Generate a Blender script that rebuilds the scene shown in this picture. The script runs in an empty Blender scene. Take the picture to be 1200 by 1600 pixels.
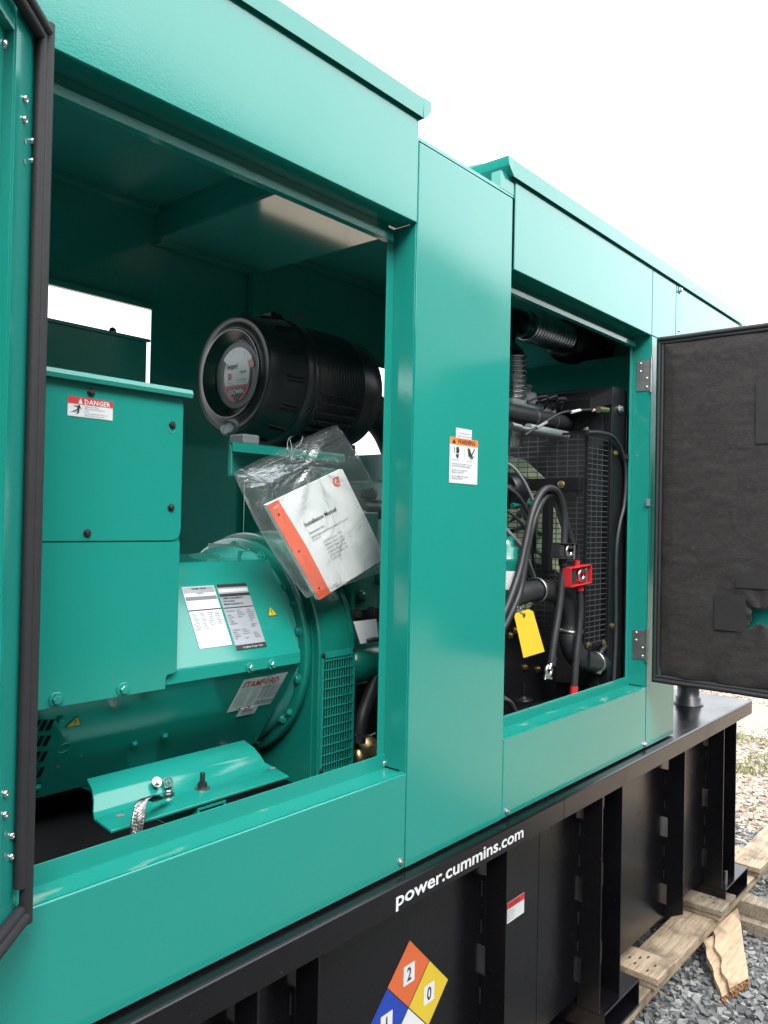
import bpy, math, random
import numpy as np
from mathutils import Vector, Matrix, noise as mnoise

random.seed(7); np.random.seed(7)
scene = bpy.context.scene
col = scene.collection
R = math.radians

# ------------------------------------------------------------------ camera
FPX, YAW, PITCH, ROLL = 1245.34, 0.7098633, 0.0123984, 0.0200167
CAM = Vector((0.0, -1.08549, 0.75))
_f = Vector((math.cos(YAW)*math.cos(PITCH), math.sin(YAW)*math.cos(PITCH), math.sin(PITCH)))
_r0 = Vector((math.sin(YAW), -math.cos(YAW), 0.0)); _u0 = _r0.cross(_f)
_r = _r0*math.cos(ROLL) + _u0*math.sin(ROLL)
_u = -_r0*math.sin(ROLL) + _u0*math.cos(ROLL)
cd = bpy.data.cameras.new('camera'); cam = bpy.data.objects.new('camera', cd); col.objects.link(cam)
cam.matrix_world = Matrix(((_r.x, _u.x, -_f.x, CAM.x), (_r.y, _u.y, -_f.y, CAM.y), (_r.z, _u.z, -_f.z, CAM.z), (0, 0, 0, 1)))
cd.sensor_fit = 'HORIZONTAL'; cd.sensor_width = 36.0; cd.lens = 36.0*FPX/1200.0
cd.clip_start = 0.02; cd.clip_end = 2000
scene.camera = cam

# ------------------------------------------------------------------ light
SUN_EL, SUN_ROT = 45.0, 212.0
world = bpy.data.worlds.new('World'); scene.world = world; world.use_nodes = True
wn = world.node_tree; wn.nodes.clear()
wo = wn.nodes.new('ShaderNodeOutputWorld'); bg = wn.nodes.new('ShaderNodeBackground')
sky = wn.nodes.new('ShaderNodeTexSky'); sky.sky_type = 'NISHITA'; sky.sun_disc = False
sky.sun_elevation = R(SUN_EL); sky.sun_rotation = R(SUN_ROT); sky.dust_density = 4.0; sky.air_density = 1.0
hs = wn.nodes.new('ShaderNodeHueSaturation'); hs.inputs['Saturation'].default_value = 0.35
mx = wn.nodes.new('ShaderNodeMix'); mx.data_type = 'RGBA'; mx.inputs[0].default_value = 0.90
mx.inputs[7].default_value = (15.6, 16.1, 16.8, 1)          # cloud deck that covers the sky evenly
# overcast: the deck is a little brighter on the side of the hidden sun
wt = wn.nodes.new('ShaderNodeTexCoord'); wd = wn.nodes.new('ShaderNodeVectorMath'); wd.operation = 'DOT_PRODUCT'
wd.inputs[1].default_value = (math.sin(R(SUN_ROT))*math.cos(R(SUN_EL)), math.cos(R(SUN_ROT))*math.cos(R(SUN_EL)), math.sin(R(SUN_EL)))
wm = wn.nodes.new('ShaderNodeMath'); wm.operation = 'MULTIPLY_ADD'; wm.inputs[1].default_value = .48; wm.inputs[2].default_value = .72
ws_ = wn.nodes.new('ShaderNodeVectorMath'); ws_.operation = 'SCALE'; ws_.inputs[0].default_value = (15.2, 15.8, 16.5)
wn.links.new(wt.outputs['Generated'], wd.inputs[0]); wn.links.new(wd.outputs['Value'], wm.inputs[0]); wn.links.new(wm.outputs[0], ws_.inputs['Scale']); wn.links.new(ws_.outputs[0], mx.inputs[7])
wn.links.new(sky.outputs[0], hs.inputs['Color']); wn.links.new(hs.outputs[0], mx.inputs[6])
wn.links.new(mx.outputs[2], bg.inputs[0]); bg.inputs[1].default_value = 0.12
wn.links.new(bg.outputs[0], wo.inputs[0])
sd = bpy.data.lights.new('sun', 'SUN'); sd.energy = 1.5; sd.angle = R(24); sd.color = (1.0, 0.95, 0.88)
so = bpy.data.objects.new('sun', sd); col.objects.link(so)
_d = Vector((math.sin(R(SUN_ROT))*math.cos(R(SUN_EL)), math.cos(R(SUN_ROT))*math.cos(R(SUN_EL)), math.sin(R(SUN_EL))))
so.rotation_euler = _d.to_track_quat('Z', 'Y').to_euler()
vs = scene.view_settings
vs.view_transform = 'Standard'; vs.look = 'None'; vs.gamma = 1.0; vs.exposure = 1.44; vs.use_curve_mapping = False

# ------------------------------------------------------------------ materials
def mat(name, color, rough=0.5, metal=0.0, coat=0.0, spec=0.5, bump=0.0, bscale=200.0, cvar=0.0, cscale=8.0,
        rvar=0.0, color2=None, c2lo=0.5, c2hi=0.6, c2scale=10.0, stretch=None, croug=0.08, trans=0.0, alpha=1.0, wave=0.0):
    m = bpy.data.materials.new(name); m.use_nodes = True
    nt = m.node_tree; b = nt.nodes['Principled BSDF']; L = nt.links
    b.inputs['Roughness'].default_value = rough; b.inputs['Metallic'].default_value = metal
    b.inputs['Coat Weight'].default_value = coat; b.inputs['Coat Roughness'].default_value = croug
    b.inputs['Specular IOR Level'].default_value = spec
    b.inputs['Transmission Weight'].default_value = trans; b.inputs['Alpha'].default_value = alpha
    tc = nt.nodes.new('ShaderNodeTexCoord'); src = tc.outputs['Object']
    if stretch:
        mp = nt.nodes.new('ShaderNodeMapping'); mp.inputs['Scale'].default_value = stretch
        L.new(src, mp.inputs[0]); src = mp.outputs[0]
    def nz(scale, detail=4):
        n = nt.nodes.new('ShaderNodeTexNoise'); n.inputs['Scale'].default_value = scale; n.inputs['Detail'].default_value = detail
        L.new(src, n.inputs['Vector']); return n.outputs['Fac']
    c = tuple(color)+(1,)
    b.inputs['Base Color'].default_value = c
    cur = None
    if cvar > 0:
        mr = nt.nodes.new('ShaderNodeMapRange'); mr.inputs[1].default_value = .25; mr.inputs[2].default_value = .75
        mr.inputs[3].default_value = 1-cvar; mr.inputs[4].default_value = 1+cvar
        L.new(nz(cscale, 6), mr.inputs[0])
        mul = nt.nodes.new('ShaderNodeVectorMath'); mul.operation = 'SCALE'; mul.inputs[0].default_value = color
        L.new(mr.outputs[0], mul.inputs['Scale']); cur = mul.outputs[0]
    if color2:
        rp = nt.nodes.new('ShaderNodeMapRange'); rp.inputs[1].default_value = c2lo; rp.inputs[2].default_value = c2hi
        L.new(nz(c2scale, 8), rp.inputs[0])
        mm = nt.nodes.new('ShaderNodeMix'); mm.data_type = 'RGBA'; mm.inputs[6].default_value = c; mm.inputs[7].default_value = tuple(color2)+(1,)
        if cur: L.new(cur, mm.inputs[6])
        L.new(rp.outputs[0], mm.inputs[0]); cur = mm.outputs[2]
    if cur: L.new(cur, b.inputs['Base Color'])
    if rvar > 0:
        mr = nt.nodes.new('ShaderNodeMapRange'); mr.inputs[1].default_value = .3; mr.inputs[2].default_value = .7
        mr.inputs[3].default_value = max(.02, rough-rvar); mr.inputs[4].default_value = rough+rvar
        L.new(nz(5, 5), mr.inputs[0]); L.new(mr.outputs[0], b.inputs['Roughness'])
    if bump > 0:
        bp_ = nt.nodes.new('ShaderNodeBump'); bp_.inputs['Strength'].default_value = bump; bp_.inputs['Distance'].default_value = .001
        L.new(nz(bscale, 3), bp_.inputs['Height'])
        if wave:
            b2 = nt.nodes.new('ShaderNodeBump'); b2.inputs['Strength'].default_value = wave; b2.inputs['Distance'].default_value = .02
            L.new(nz(2.6, 1), b2.inputs['Height']); L.new(b2.outputs[0], bp_.inputs['Normal'])
        L.new(bp_.outputs[0], b.inputs['Normal'])
        if coat: L.new(bp_.outputs[0], b.inputs['Coat Normal'])
    return m

GREEN = (0.010, 0.215, 0.176)
M = {
 'green': mat('teal_enamel', GREEN, .13, coat=.35, bump=.10, bscale=260, rvar=.03, croug=.06, wave=.03),
 'green_in_haze': mat('teal_enamel_inner_haze', (0.040, .270, .235), .13, coat=.3, bump=.06, bscale=200, croug=.06),  # same enamel made paler: interior haze and bounce light painted into the colour
 'green_scuffed': mat('teal_enamel_scuffed', GREEN, .3, coat=.5, bump=.25, bscale=260, color2=(.30, .42, .34), c2lo=.60, c2hi=.78, c2scale=24, stretch=(.35, 1, 1), croug=.2),
 'green_cast': mat('teal_engine_paint', (0.004, .150, .115), .3, coat=.5, bump=.55, bscale=120, croug=.15),
 'black': mat('black_enamel', (.003, .003, .004), .24, coat=0, spec=.42, bump=.12, bscale=120, rvar=.06, wave=.06, color2=(.10, .10, .095), c2lo=.70, c2hi=.80, c2scale=160, croug=.12),
 'blackin': mat('black_paint', (.008, .008, .010), .38, spec=.35, bump=.3, bscale=90),
 'plastic': mat('black_plastic', (.018, .019, .022), .36, bump=.25, bscale=300, color2=(.035, .035, .04), c2lo=.5, c2hi=.8, c2scale=12),
 'rubber': mat('black_rubber', (.011, .011, .013), .65, bump=.5, bscale=400, cvar=.2, cscale=60),
 'hose': mat('rubber_hose', (.018, .019, .022), .5, bump=.3, bscale=250, cvar=.25, cscale=30),
 'foam': mat('black_foam_cloth', (.023, .0205, .020), .88, spec=.3, bump=.8, bscale=900, cvar=.28, cscale=22, color2=(.048, .042, .040), c2lo=.48, c2hi=.85, c2scale=140, stretch=(1, .5, 2.2)),
 'tape': mat('dark_tape', (.019, .0175, .0175), .7, spec=.3, bump=.5, bscale=600, cvar=.15, cscale=20),
 'steel': mat('bright_steel', (.55, .55, .54), .3, metal=1, cvar=.15, cscale=40),
 'zinc': mat('zinc_plate', (.42, .41, .40), .42, metal=1, cvar=.2, cscale=30),
 'gold': mat('yellow_zinc', (.62, .47, .25), .3, metal=1, cvar=.2, cscale=60),
 'chrome': mat('dark_burnished_ring', (.17, .15, .135), .26, metal=1, cvar=.1, cscale=30, bump=.2, bscale=300),
 'flex': mat('flex_steel', (.50, .50, .51), .24, metal=1, cvar=.2, cscale=30),
 'white': mat('white_print', (.60, .61, .62), .45, bump=.1),
 'label': mat('label_film', (.56, .58, .59), .35, cvar=.04),
 'silver': mat('silver_plate', (.32, .34, .38), .3, metal=.25, cvar=.05),
 'ink': mat('black_ink', (.02, .02, .022), .5),
 'greyink': mat('grey_ink', (.16, .16, .17), .5),
 'red': mat('red_print', (.46, .03, .028), .4),
 'redplastic': mat('red_plastic', (.46, .02, .028), .38, bump=.15),
 'orange': mat('orange_print', (.56, .115, .035), .4, cvar=.05),
 'warn': mat('orange_warning_print', (.66, .19, .045), .4),
 'yellow': mat('yellow_print', (.58, .42, .03), .4, cvar=.04),
 'tag': mat('yellow_card', (.60, .44, .022), .7, cvar=.04, cscale=30),
 'blue': mat('blue_print', (.012, .045, .33), .4, cvar=.1, cscale=20),
 'paper': mat('white_paper', (.80, .80, .82), .75, cvar=.03),
 'coral': mat('coral_paper', (.86, .13, .06), .6, cvar=.06, cscale=20),
 'cream': mat('pale_green_plastic', (.60, .70, .46), .5, cvar=.1, cscale=15),
 'cap': mat('grey_rubber', (.17, .19, .20), .5, cvar=.1),
 'mesh': mat('black_wire_enamel', (.050, .053, .058), .32, coat=.2),
 'disc': mat('glossy_white_sticker', (.88, .87, .85), .38, coat=.15, croug=.15),
 'discred': mat('glossy_red_sticker', (.62, .04, .035), .38, coat=.15, croug=.15),
 'tray': mat('matt_black_paint', (.008, .008, .009), .85, spec=.12),
 'core': mat('radiator_core', (.03, .03, .032), .5, metal=.4, bump=.8, bscale=500),
 'bulk': mat('grey_plug', (.22, .25, .26), .5),
}

def wood_mat(name, c1, c2, scale=(1.2, 14, 14), dirt=0.0):
    m = bpy.data.materials.new(name); m.use_nodes = True; nt = m.node_tree; b = nt.nodes['Principled BSDF']; L = nt.links
    tc = nt.nodes.new('ShaderNodeTexCoord'); mp = nt.nodes.new('ShaderNodeMapping'); mp.inputs['Scale'].default_value = scale
    L.new(tc.outputs['Object'], mp.inputs[0])
    n = nt.nodes.new('ShaderNodeTexNoise'); n.inputs['Scale'].default_value = 6; n.inputs['Detail'].default_value = 8; n.inputs['Distortion'].default_value = 1.2
    L.new(mp.outputs[0], n.inputs['Vector'])
    cr = nt.nodes.new('ShaderNodeValToRGB'); cr.color_ramp.elements[0].position = .3; cr.color_ramp.elements[0].color = (*c2, 1)
    cr.color_ramp.elements[1].position = .62; cr.color_ramp.elements[1].color = (*c1, 1)
    L.new(n.outputs['Fac'], cr.inputs[0])
    n2 = nt.nodes.new('ShaderNodeTexNoise'); n2.inputs['Scale'].default_value = 9; n2.inputs['Detail'].default_value = 6
    L.new(tc.outputs['Object'], n2.inputs['Vector'])
    mr = nt.nodes.new('ShaderNodeMapRange'); mr.inputs[1].default_value = .50; mr.inputs[2].default_value = .70; mr.inputs[4].default_value = .8
    L.new(n2.outputs['Fac'], mr.inputs[0])
    mm = nt.nodes.new('ShaderNodeMix'); mm.data_type = 'RGBA'; mm.inputs[7].default_value = (c2[0]*.45, c2[1]*.45, c2[2]*.5, 1)
    L.new(mr.outputs[0], mm.inputs[0]); L.new(cr.outputs[0], mm.inputs[6]); L.new(mm.outputs[2], b.inputs['Base Color'])
    b.inputs['Roughness'].default_value = .75; b.inputs['Specular IOR Level'].default_value = .25
    bp_ = nt.nodes.new('ShaderNodeBump'); bp_.inputs['Strength'].default_value = .5; bp_.inputs['Distance'].default_value = .002
    L.new(n.outputs['Fac'], bp_.inputs['Height']); L.new(bp_.outputs[0], b.inputs['Normal'])
    return m
M['wood'] = wood_mat('pine_board', (.36, .285, .20), (.20, .15, .10))
M['woodgrey'] = wood_mat('weathered_pine', (.27, .225, .165), (.13, .105, .075))
M['woodnew'] = wood_mat('split_pine', (.44, .33, .22), (.30, .21, .13))
M['splinter'] = mat('splintered_wood', (.24, .12, .045), .8, cvar=.6, cscale=120, bump=1, bscale=200)

def clear_bag_mat():
    m = bpy.data.materials.new('clear_plastic_film'); m.use_nodes = True; nt = m.node_tree; L = nt.links
    for n in list(nt.nodes): nt.nodes.remove(n)
    out = nt.nodes.new('ShaderNodeOutputMaterial'); t = nt.nodes.new('ShaderNodeBsdfTransparent'); t.inputs[0].default_value = (.93, .96, .95, 1)
    g = nt.nodes.new('ShaderNodeBsdfGlossy'); g.inputs['Roughness'].default_value = .14; g.inputs['Color'].default_value = (1, 1, 1, 1)
    d = nt.nodes.new('ShaderNodeBsdfDiffuse'); d.inputs[0].default_value = (.7, .74, .76, 1)
    tc = nt.nodes.new('ShaderNodeTexCoord'); n = nt.nodes.new('ShaderNodeTexNoise'); n.inputs['Scale'].default_value = 9; n.inputs['Detail'].default_value = 3; n.inputs['Distortion'].default_value = 1.6
    L.new(tc.outputs['Object'], n.inputs['Vector'])
    bp_ = nt.nodes.new('ShaderNodeBump'); bp_.inputs['Strength'].default_value = 1.0; bp_.inputs['Distance'].default_value = .014
    L.new(n.outputs['Fac'], bp_.inputs['Height']); L.new(bp_.outputs[0], g.inputs['Normal'])
    lw = nt.nodes.new('ShaderNodeLayerWeight'); lw.inputs[0].default_value = .5; L.new(bp_.outputs[0], lw.inputs['Normal'])
    pw = nt.nodes.new('ShaderNodeMath'); pw.operation = 'POWER'; pw.inputs[1].default_value = 2.6; L.new(lw.outputs['Facing'], pw.inputs[0])
    mu = nt.nodes.new('ShaderNodeMath'); mu.operation = 'MULTIPLY_ADD'; mu.inputs[1].default_value = 1.1; mu.inputs[2].default_value = .06; mu.use_clamp = True
    L.new(pw.outputs[0], mu.inputs[0])
    m0 = nt.nodes.new('ShaderNodeMixShader'); m0.inputs[0].default_value = .04; L.new(t.outputs[0], m0.inputs[1]); L.new(d.outputs[0], m0.inputs[2])
    m1 = nt.nodes.new('ShaderNodeMixShader'); L.new(mu.outputs[0], m1.inputs[0]); L.new(m0.outputs[0], m1.inputs[1]); L.new(g.outputs[0], m1.inputs[2])
    L.new(m1.outputs[0], out.inputs[0]); return m
M['bag'] = clear_bag_mat()

def stone_mat(name, c1, c2, c3):
    m = bpy.data.materials.new(name); m.use_nodes = True; nt = m.node_tree; b = nt.nodes['Principled BSDF']; L = nt.links
    g = nt.nodes.new('ShaderNodeNewGeometry'); cr = nt.nodes.new('ShaderNodeValToRGB')
    cr.color_ramp.elements[0].color = (*c1, 1); cr.color_ramp.elements[1].color = (*c3, 1)
    e = cr.color_ramp.elements.new(.55); e.color = (*c2, 1)
    L.new(g.outputs['Random Per Island'], cr.inputs[0])
    tc = nt.nodes.new('ShaderNodeTexCoord'); n = nt.nodes.new('ShaderNodeTexNoise'); n.inputs['Scale'].default_value = 60; n.inputs['Detail'].default_value = 6
    L.new(tc.outputs['Object'], n.inputs['Vector'])
    mr = nt.nodes.new('ShaderNodeMapRange'); mr.inputs[3].default_value = .7; mr.inputs[4].default_value = 1.3; L.new(n.outputs['Fac'], mr.inputs[0])
    v = nt.nodes.new('ShaderNodeVectorMath'); v.operation = 'SCALE'; L.new(cr.outputs[0], v.inputs[0]); L.new(mr.outputs[0], v.inputs['Scale'])
    L.new(v.outputs[0], b.inputs['Base Color']); b.inputs['Roughness'].default_value = .85; b.inputs['Specular IOR Level'].default_value = .3
    return m
M['stone'] = stone_mat('grey_crushed_stone', (.085, .088, .090), (.155, .16, .158), (.27, .27, .26))
M['pale_stone'] = stone_mat('pale_crushed_stone', (.20, .165, .135), (.31, .265, .22), (.44, .39, .33))
M['grass'] = stone_mat('grass_blades', (.07, .11, .03), (.16, .20, .07), (.30, .27, .14))
M['leaf'] = stone_mat('leaves', (.018, .035, .012), (.035, .065, .02), (.06, .09, .03))
M['sheet'] = mat('pale_sheet_metal', (.40, .41, .42), .5, cvar=.06, cscale=.6); M['sheetdark'] = mat('grey_sheet_metal', (.16, .17, .18), .5)

def ground_mat():
    m = bpy.data.materials.new('gravel_ground'); m.use_nodes = True; nt = m.node_tree; b = nt.nodes['Principled BSDF']; L = nt.links
    tc = nt.nodes.new('ShaderNodeNewGeometry')
    vo = nt.nodes.new('ShaderNodeTexVoronoi'); vo.inputs['Scale'].default_value = 30; L.new(tc.outputs['Position'], vo.inputs['Vector'])
    sep = nt.nodes.new('ShaderNodeSeparateColor'); L.new(vo.outputs['Color'], sep.inputs[0])
    cr = nt.nodes.new('ShaderNodeValToRGB'); cr.color_ramp.elements[0].color = (.06, .06, .058, 1); cr.color_ramp.elements[1].color = (.15, .15, .145, 1)
    L.new(sep.outputs[0], cr.inputs[0])
    cf = nt.nodes.new('ShaderNodeValToRGB'); cf.color_ramp.elements[0].color = (.24, .185, .14, 1); cf.color_ramp.elements[1].color = (.40, .32, .25, 1)
    L.new(sep.outputs[1], cf.inputs[0])
    n = nt.nodes.new('ShaderNodeTexNoise'); n.inputs['Scale'].default_value = .9; n.inputs['Detail'].default_value = 6; L.new(tc.outputs['Position'], n.inputs['Vector'])
    sx = nt.nodes.new('ShaderNodeSeparateXYZ'); L.new(tc.outputs['Position'], sx.inputs[0])
    ad = nt.nodes.new('ShaderNodeMath'); ad.operation = 'MULTIPLY_ADD'; ad.inputs[1].default_value = 2.0; L.new(n.outputs['Fac'], ad.inputs[0]); L.new(sx.outputs[0], ad.inputs[2])
    mr = nt.nodes.new('ShaderNodeMapRange'); mr.inputs[1].default_value = 5.0; mr.inputs[2].default_value = 5.8; L.new(ad.outputs[0], mr.inputs[0])
    mm = nt.nodes.new('ShaderNodeMix'); mm.data_type = 'RGBA'; L.new(mr.outputs[0], mm.inputs[0]); L.new(cr.outputs[0], mm.inputs[6]); L.new(cf.outputs[0], mm.inputs[7])
    mg = nt.nodes.new('ShaderNodeMapRange'); mg.inputs[1].default_value = -4.0; mg.inputs[2].default_value = -6.0
    ay = nt.nodes.new('ShaderNodeMath'); ay.operation = 'MULTIPLY_ADD'; ay.inputs[1].default_value = 1.5; L.new(n.outputs['Fac'], ay.inputs[0]); L.new(sx.outputs[1], ay.inputs[2]); L.new(ay.outputs[0], mg.inputs[0])
    mt_ = nt.nodes.new('ShaderNodeMix'); mt_.data_type = 'RGBA'; mt_.inputs[7].default_value = (.045, .065, .022, 1); mq = nt.nodes.new('ShaderNodeMapRange'); mq.inputs[1].default_value = 9.0; mq.inputs[2].default_value = 4.0; L.new(sx.outputs[0], mq.inputs[0]); mk_ = nt.nodes.new('ShaderNodeMath'); mk_.operation = 'MULTIPLY'; L.new(mg.outputs[0], mk_.inputs[0]); L.new(mq.outputs[0], mk_.inputs[1]); L.new(mk_.outputs[0], mt_.inputs[0]); L.new(mm.outputs[2], mt_.inputs[6])
    L.new(mt_.outputs[2], b.inputs['Base Color']); b.inputs['Roughness'].default_value = .95; b.inputs['Specular IOR Level'].default_value = .2
    bp_ = nt.nodes.new('ShaderNodeBump'); bp_.inputs['Strength'].default_value = .8; bp_.inputs['Distance'].default_value = .01
    L.new(vo.outputs['Distance'], bp_.inputs['Height']); bp_.invert = True; L.new(bp_.outputs[0], b.inputs['Normal'])
    return m
M['ground'] = ground_mat()

# ------------------------------------------------------------------ helpers
WP = {}                                  # world position of every object, to parent without matrices
def at(px, py, axis, val):               # point of a world plane that the surveyed photograph shows at px, py
    d = _f + _r*((px-600)/FPX) + _u*((800-py)/FPX)
    i = 'xyz'.index(axis); t = (val-CAM[i])/d[i]
    return CAM + d*t
def atp(px, py, p, n):                   # the same for a plane through p with normal n
    d = _f + _r*((px-600)/FPX) + _u*((800-py)/FPX)
    return CAM + d*((Vector(p)-CAM).dot(n)/d.dot(n))
def catmull(pts, n=8):
    P = [Vector(p) for p in pts]; P = [P[0]*2-P[1]] + P + [P[-1]*2-P[-2]]; out = []
    for i in range(1, len(P)-2):
        for k in range(n):
            t = k/n; a, b, c, d = P[i-1:i+3]
            out.append(.5*((2*b)+(c-a)*t+(2*a-5*b+4*c-d)*t*t+(3*b-a-3*c+d)*t*t*t))
    out.append(P[-2]); return out
def frame_of(axis):
    a = Vector(axis).normalized(); h = Vector((0, 0, 1)) if abs(a.z) < .9 else Vector((1, 0, 0))
    u = h.cross(a).normalized(); return a, u, a.cross(u)

class MB:
    def __init__(s): s.v = []; s.f = []; s.m = []; s.s = []
    def add(s, vs, fs, m=0, smooth=False):
        o = len(s.v); s.v += [Vector(v) for v in vs]
        for f in fs: s.f.append([i+o for i in f]); s.m.append(m); s.s.append(smooth)
        return s
    def box(s, x0, x1, y0, y1, z0, z1, m=0):
        return s.add([(x, y, z) for z in (z0, z1) for y in (y0, y1) for x in (x0, x1)],
                     [(0, 2, 3, 1), (4, 5, 7, 6), (0, 1, 5, 4), (2, 6, 7, 3), (0, 4, 6, 2), (1, 3, 7, 5)], m)
    def obox(s, o, ux, uy, uz, m=0):     # oriented box from a corner and three edges
        o, ux, uy, uz = map(Vector, (o, ux, uy, uz))
        return s.add([o+ux*i+uy*j+uz*k for k in (0, 1) for j in (0, 1) for i in (0, 1)],
                     [(0, 2, 3, 1), (4, 5, 7, 6), (0, 1, 5, 4), (2, 6, 7, 3), (0, 4, 6, 2), (1, 3, 7, 5)], m)
    def prism(s, pts, off, m=0, cap=True):
        pts = [Vector(p) for p in pts]; off = Vector(off); n = len(pts)
        s.add(pts+[p+off for p in pts], [(i, (i+1) % n, n+(i+1) % n, n+i) for i in range(n)], m)
        if cap: s.add(pts+[p+off for p in pts], [tuple(range(n))[::-1], tuple(range(n, 2*n))], m)
        return s
    def face(s, pts, m=0): return s.add(pts, [tuple(range(len(pts)))], m)
    def lathe(s, o, axis, prof, n=48, m=0, cap=True, a0=0., a1=2*math.pi):
        a, u, w = frame_of(axis); o = Vector(o); full = abs(a1-a0-2*math.pi) < 1e-6; k = n if full else n+1
        vs = [o+a*t+(u*math.cos(a0+(a1-a0)*i/n)+w*math.sin(a0+(a1-a0)*i/n))*r for t, r in prof for i in range(k)]
        fs = [(j*k+i, j*k+(i+1) % k, (j+1)*k+(i+1) % k, (j+1)*k+i) for j in range(len(prof)-1) for i in range(n)]
        s.add(vs, fs, m, True)
        if cap and full:
            if prof[0][1] > 1e-5: s.add(vs[:k], [tuple(range(k))[::-1]], m)
            if prof[-1][1] > 1e-5: s.add(vs[-k:], [tuple(range(k))], m)
        return s
    def cyl(s, p0, p1, r, n=20, m=0, r1=None):
        p0 = Vector(p0); p1 = Vector(p1); L = (p1-p0).length
        return s.lathe(p0, p1-p0, [(0, r), (L, r if r1 is None else r1)], n, m)
    def tube(s, pts, r, n=12, m=0, rad=None, cap=True):
        pts = [Vector(p) for p in pts]; T = [(pts[min(i+1, len(pts)-1)]-pts[max(i-1, 0)]).normalized() for i in range(len(pts))]
        a, u, w = frame_of(T[0]); vs = []
        for i, p in enumerate(pts):
            u = (u-T[i]*u.dot(T[i])).normalized(); w = T[i].cross(u); rr = rad[i] if rad else r
            vs += [p+(u*math.cos(2*math.pi*j/n)+w*math.sin(2*math.pi*j/n))*rr for j in range(n)]
        s.add(vs, [(i*n+j, i*n+(j+1) % n, (i+1)*n+(j+1) % n, (i+1)*n+j) for i in range(len(pts)-1) for j in range(n)], m, True)
        if cap: s.add(vs[:n], [tuple(range(n))[::-1]], m); s.add(vs[-n:], [tuple(range(n))], m)
        return s
    def text(s, body, o, ux, uy, size, m=0, bold=0.0, align='LEFT', shear=0.0, sx=1.0, res=2):
        cu = bpy.data.curves.new('t', 'FONT'); cu.body = body; cu.size = size; cu.offset = bold*size; cu.align_x = align
        cu.resolution_u = res; cu.shear = shear
        ob = bpy.data.objects.new('t', cu); me = ob.to_mesh()
        o, ux, uy = Vector(o), Vector(ux).normalized(), Vector(uy).normalized()
        s.add([o+ux*v.co.x*sx+uy*v.co.y for v in me.vertices], [tuple(p.vertices) for p in me.polygons], m)
        ob.to_mesh_clear(); bpy.data.objects.remove(ob); bpy.data.curves.remove(cu); return s
    def build(s, name, mats, parent=None, bevel=0.0, kind=None, label=None, seg=2, base=True):
        if not isinstance(mats, (list, tuple)): mats = [mats]
        A = np.array([tuple(v) for v in s.v]); lo, hi = A.min(0), A.max(0)
        c = Vector(((lo[0]+hi[0])/2, (lo[1]+hi[1])/2, lo[2] if base else (lo[2]+hi[2])/2))
        me = bpy.data.meshes.new(name); me.from_pydata([tuple(v-c) for v in s.v], [], s.f)
        for k in mats: me.materials.append(M[k] if isinstance(k, str) else k)
        me.polygons.foreach_set('material_index', s.m); me.polygons.foreach_set('use_smooth', s.s); me.update()
        o = bpy.data.objects.new(name, me); col.objects.link(o); put(o, c, parent)
        if bevel > 0:
            b = o.modifiers.new('bevel', 'BEVEL'); b.width = bevel; b.segments = seg; b.limit_method = 'ANGLE'; b.angle_limit = R(40)
        if kind: o['kind'] = kind
        if label: o['label'] = label
        return o
def put(o, w, parent=None):
    w = Vector(w); WP[o.name] = w
    if parent: o.parent = parent; o.location = w-WP[parent.name]
    else: o.location = w
def thing(name, label, cat, loc, group=None):
    o = bpy.data.objects.new(name, None); o.empty_display_size = .1; col.objects.link(o); put(o, loc); tag(o, label, cat, group); return o
def tag(o, label, cat, group=None):
    o['label'] = label; o['category'] = cat
    if group: o['group'] = group
    return o
PROTO = {}
def inst(kind, name, parent, loc, normal, spin=0.0, scale=1.0):
    me = PROTO[kind]; o = bpy.data.objects.new(name, me); col.objects.link(o); put(o, loc, parent)
    q = Vector(normal).to_track_quat('Z', 'Y'); o.rotation_mode = 'QUATERNION'
    from mathutils import Quaternion
    o.rotation_quaternion = q @ Quaternion((0, 0, 1), spin); o.scale = (scale,)*3
    return o
def proto(kind, mb, mats):
    me = bpy.data.meshes.new(kind); me.from_pydata([tuple(v) for v in mb.v], [], mb.f)
    for k in mats: me.materials.append(M[k])
    me.polygons.foreach_set('material_index', mb.m); me.polygons.foreach_set('use_smooth', mb.s); me.update(); PROTO[kind] = me
def hexbolt(m):
    b = MB(); b.lathe((0, 0, 0), (0, 0, 1), [(0, .0095), (.0018, .0095), (.0022, .0088)], 20, 0)
    b.lathe((0, 0, .002), (0, 0, 1), [(0, .0066), (.0045, .0066), (.0055, .0055)], 6, 0)
    b.s = [False]*len(b.s); b.lathe((0, 0, .0076), (0, 0, 1), [(0, .0035), (.0002, .003)], 12, 0); return b
for k in ('steel', 'green', 'ink', 'gold', 'zinc'): proto('bolt_'+k, hexbolt(k), [k if k != 'ink' else 'plastic'])
_b = MB(); _b.lathe((0, 0, 0), (0, 0, 1), [(0, .006), (.0015, .0057), (.003, .0035), (.0034, .001)], 16); proto('rivet', _b, ['steel'])
_b = MB(); _b.lathe((0, 0, 0), (0, 0, 1), [(0, .0045), (.003, .0045), (.003, .0026), (.0005, .0026), (.0004, .0001)], 16); proto('rivnut', _b, ['steel'])
_b = MB(); _b.lathe((0, 0, .0002), (0, 0, 1), [(0, .0035), (.0002, .0001)], 14); proto('hole', _b, ['cap'])

X1, X2, X3 = 1.357, 1.7455, 2.650      # edges of the two door openings
ZH, ZT, ZS, ZR = 1.406, 1.584, 0.2057, 1.69
YF, YB0, YB1 = .06, 1.02, 1.08
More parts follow.
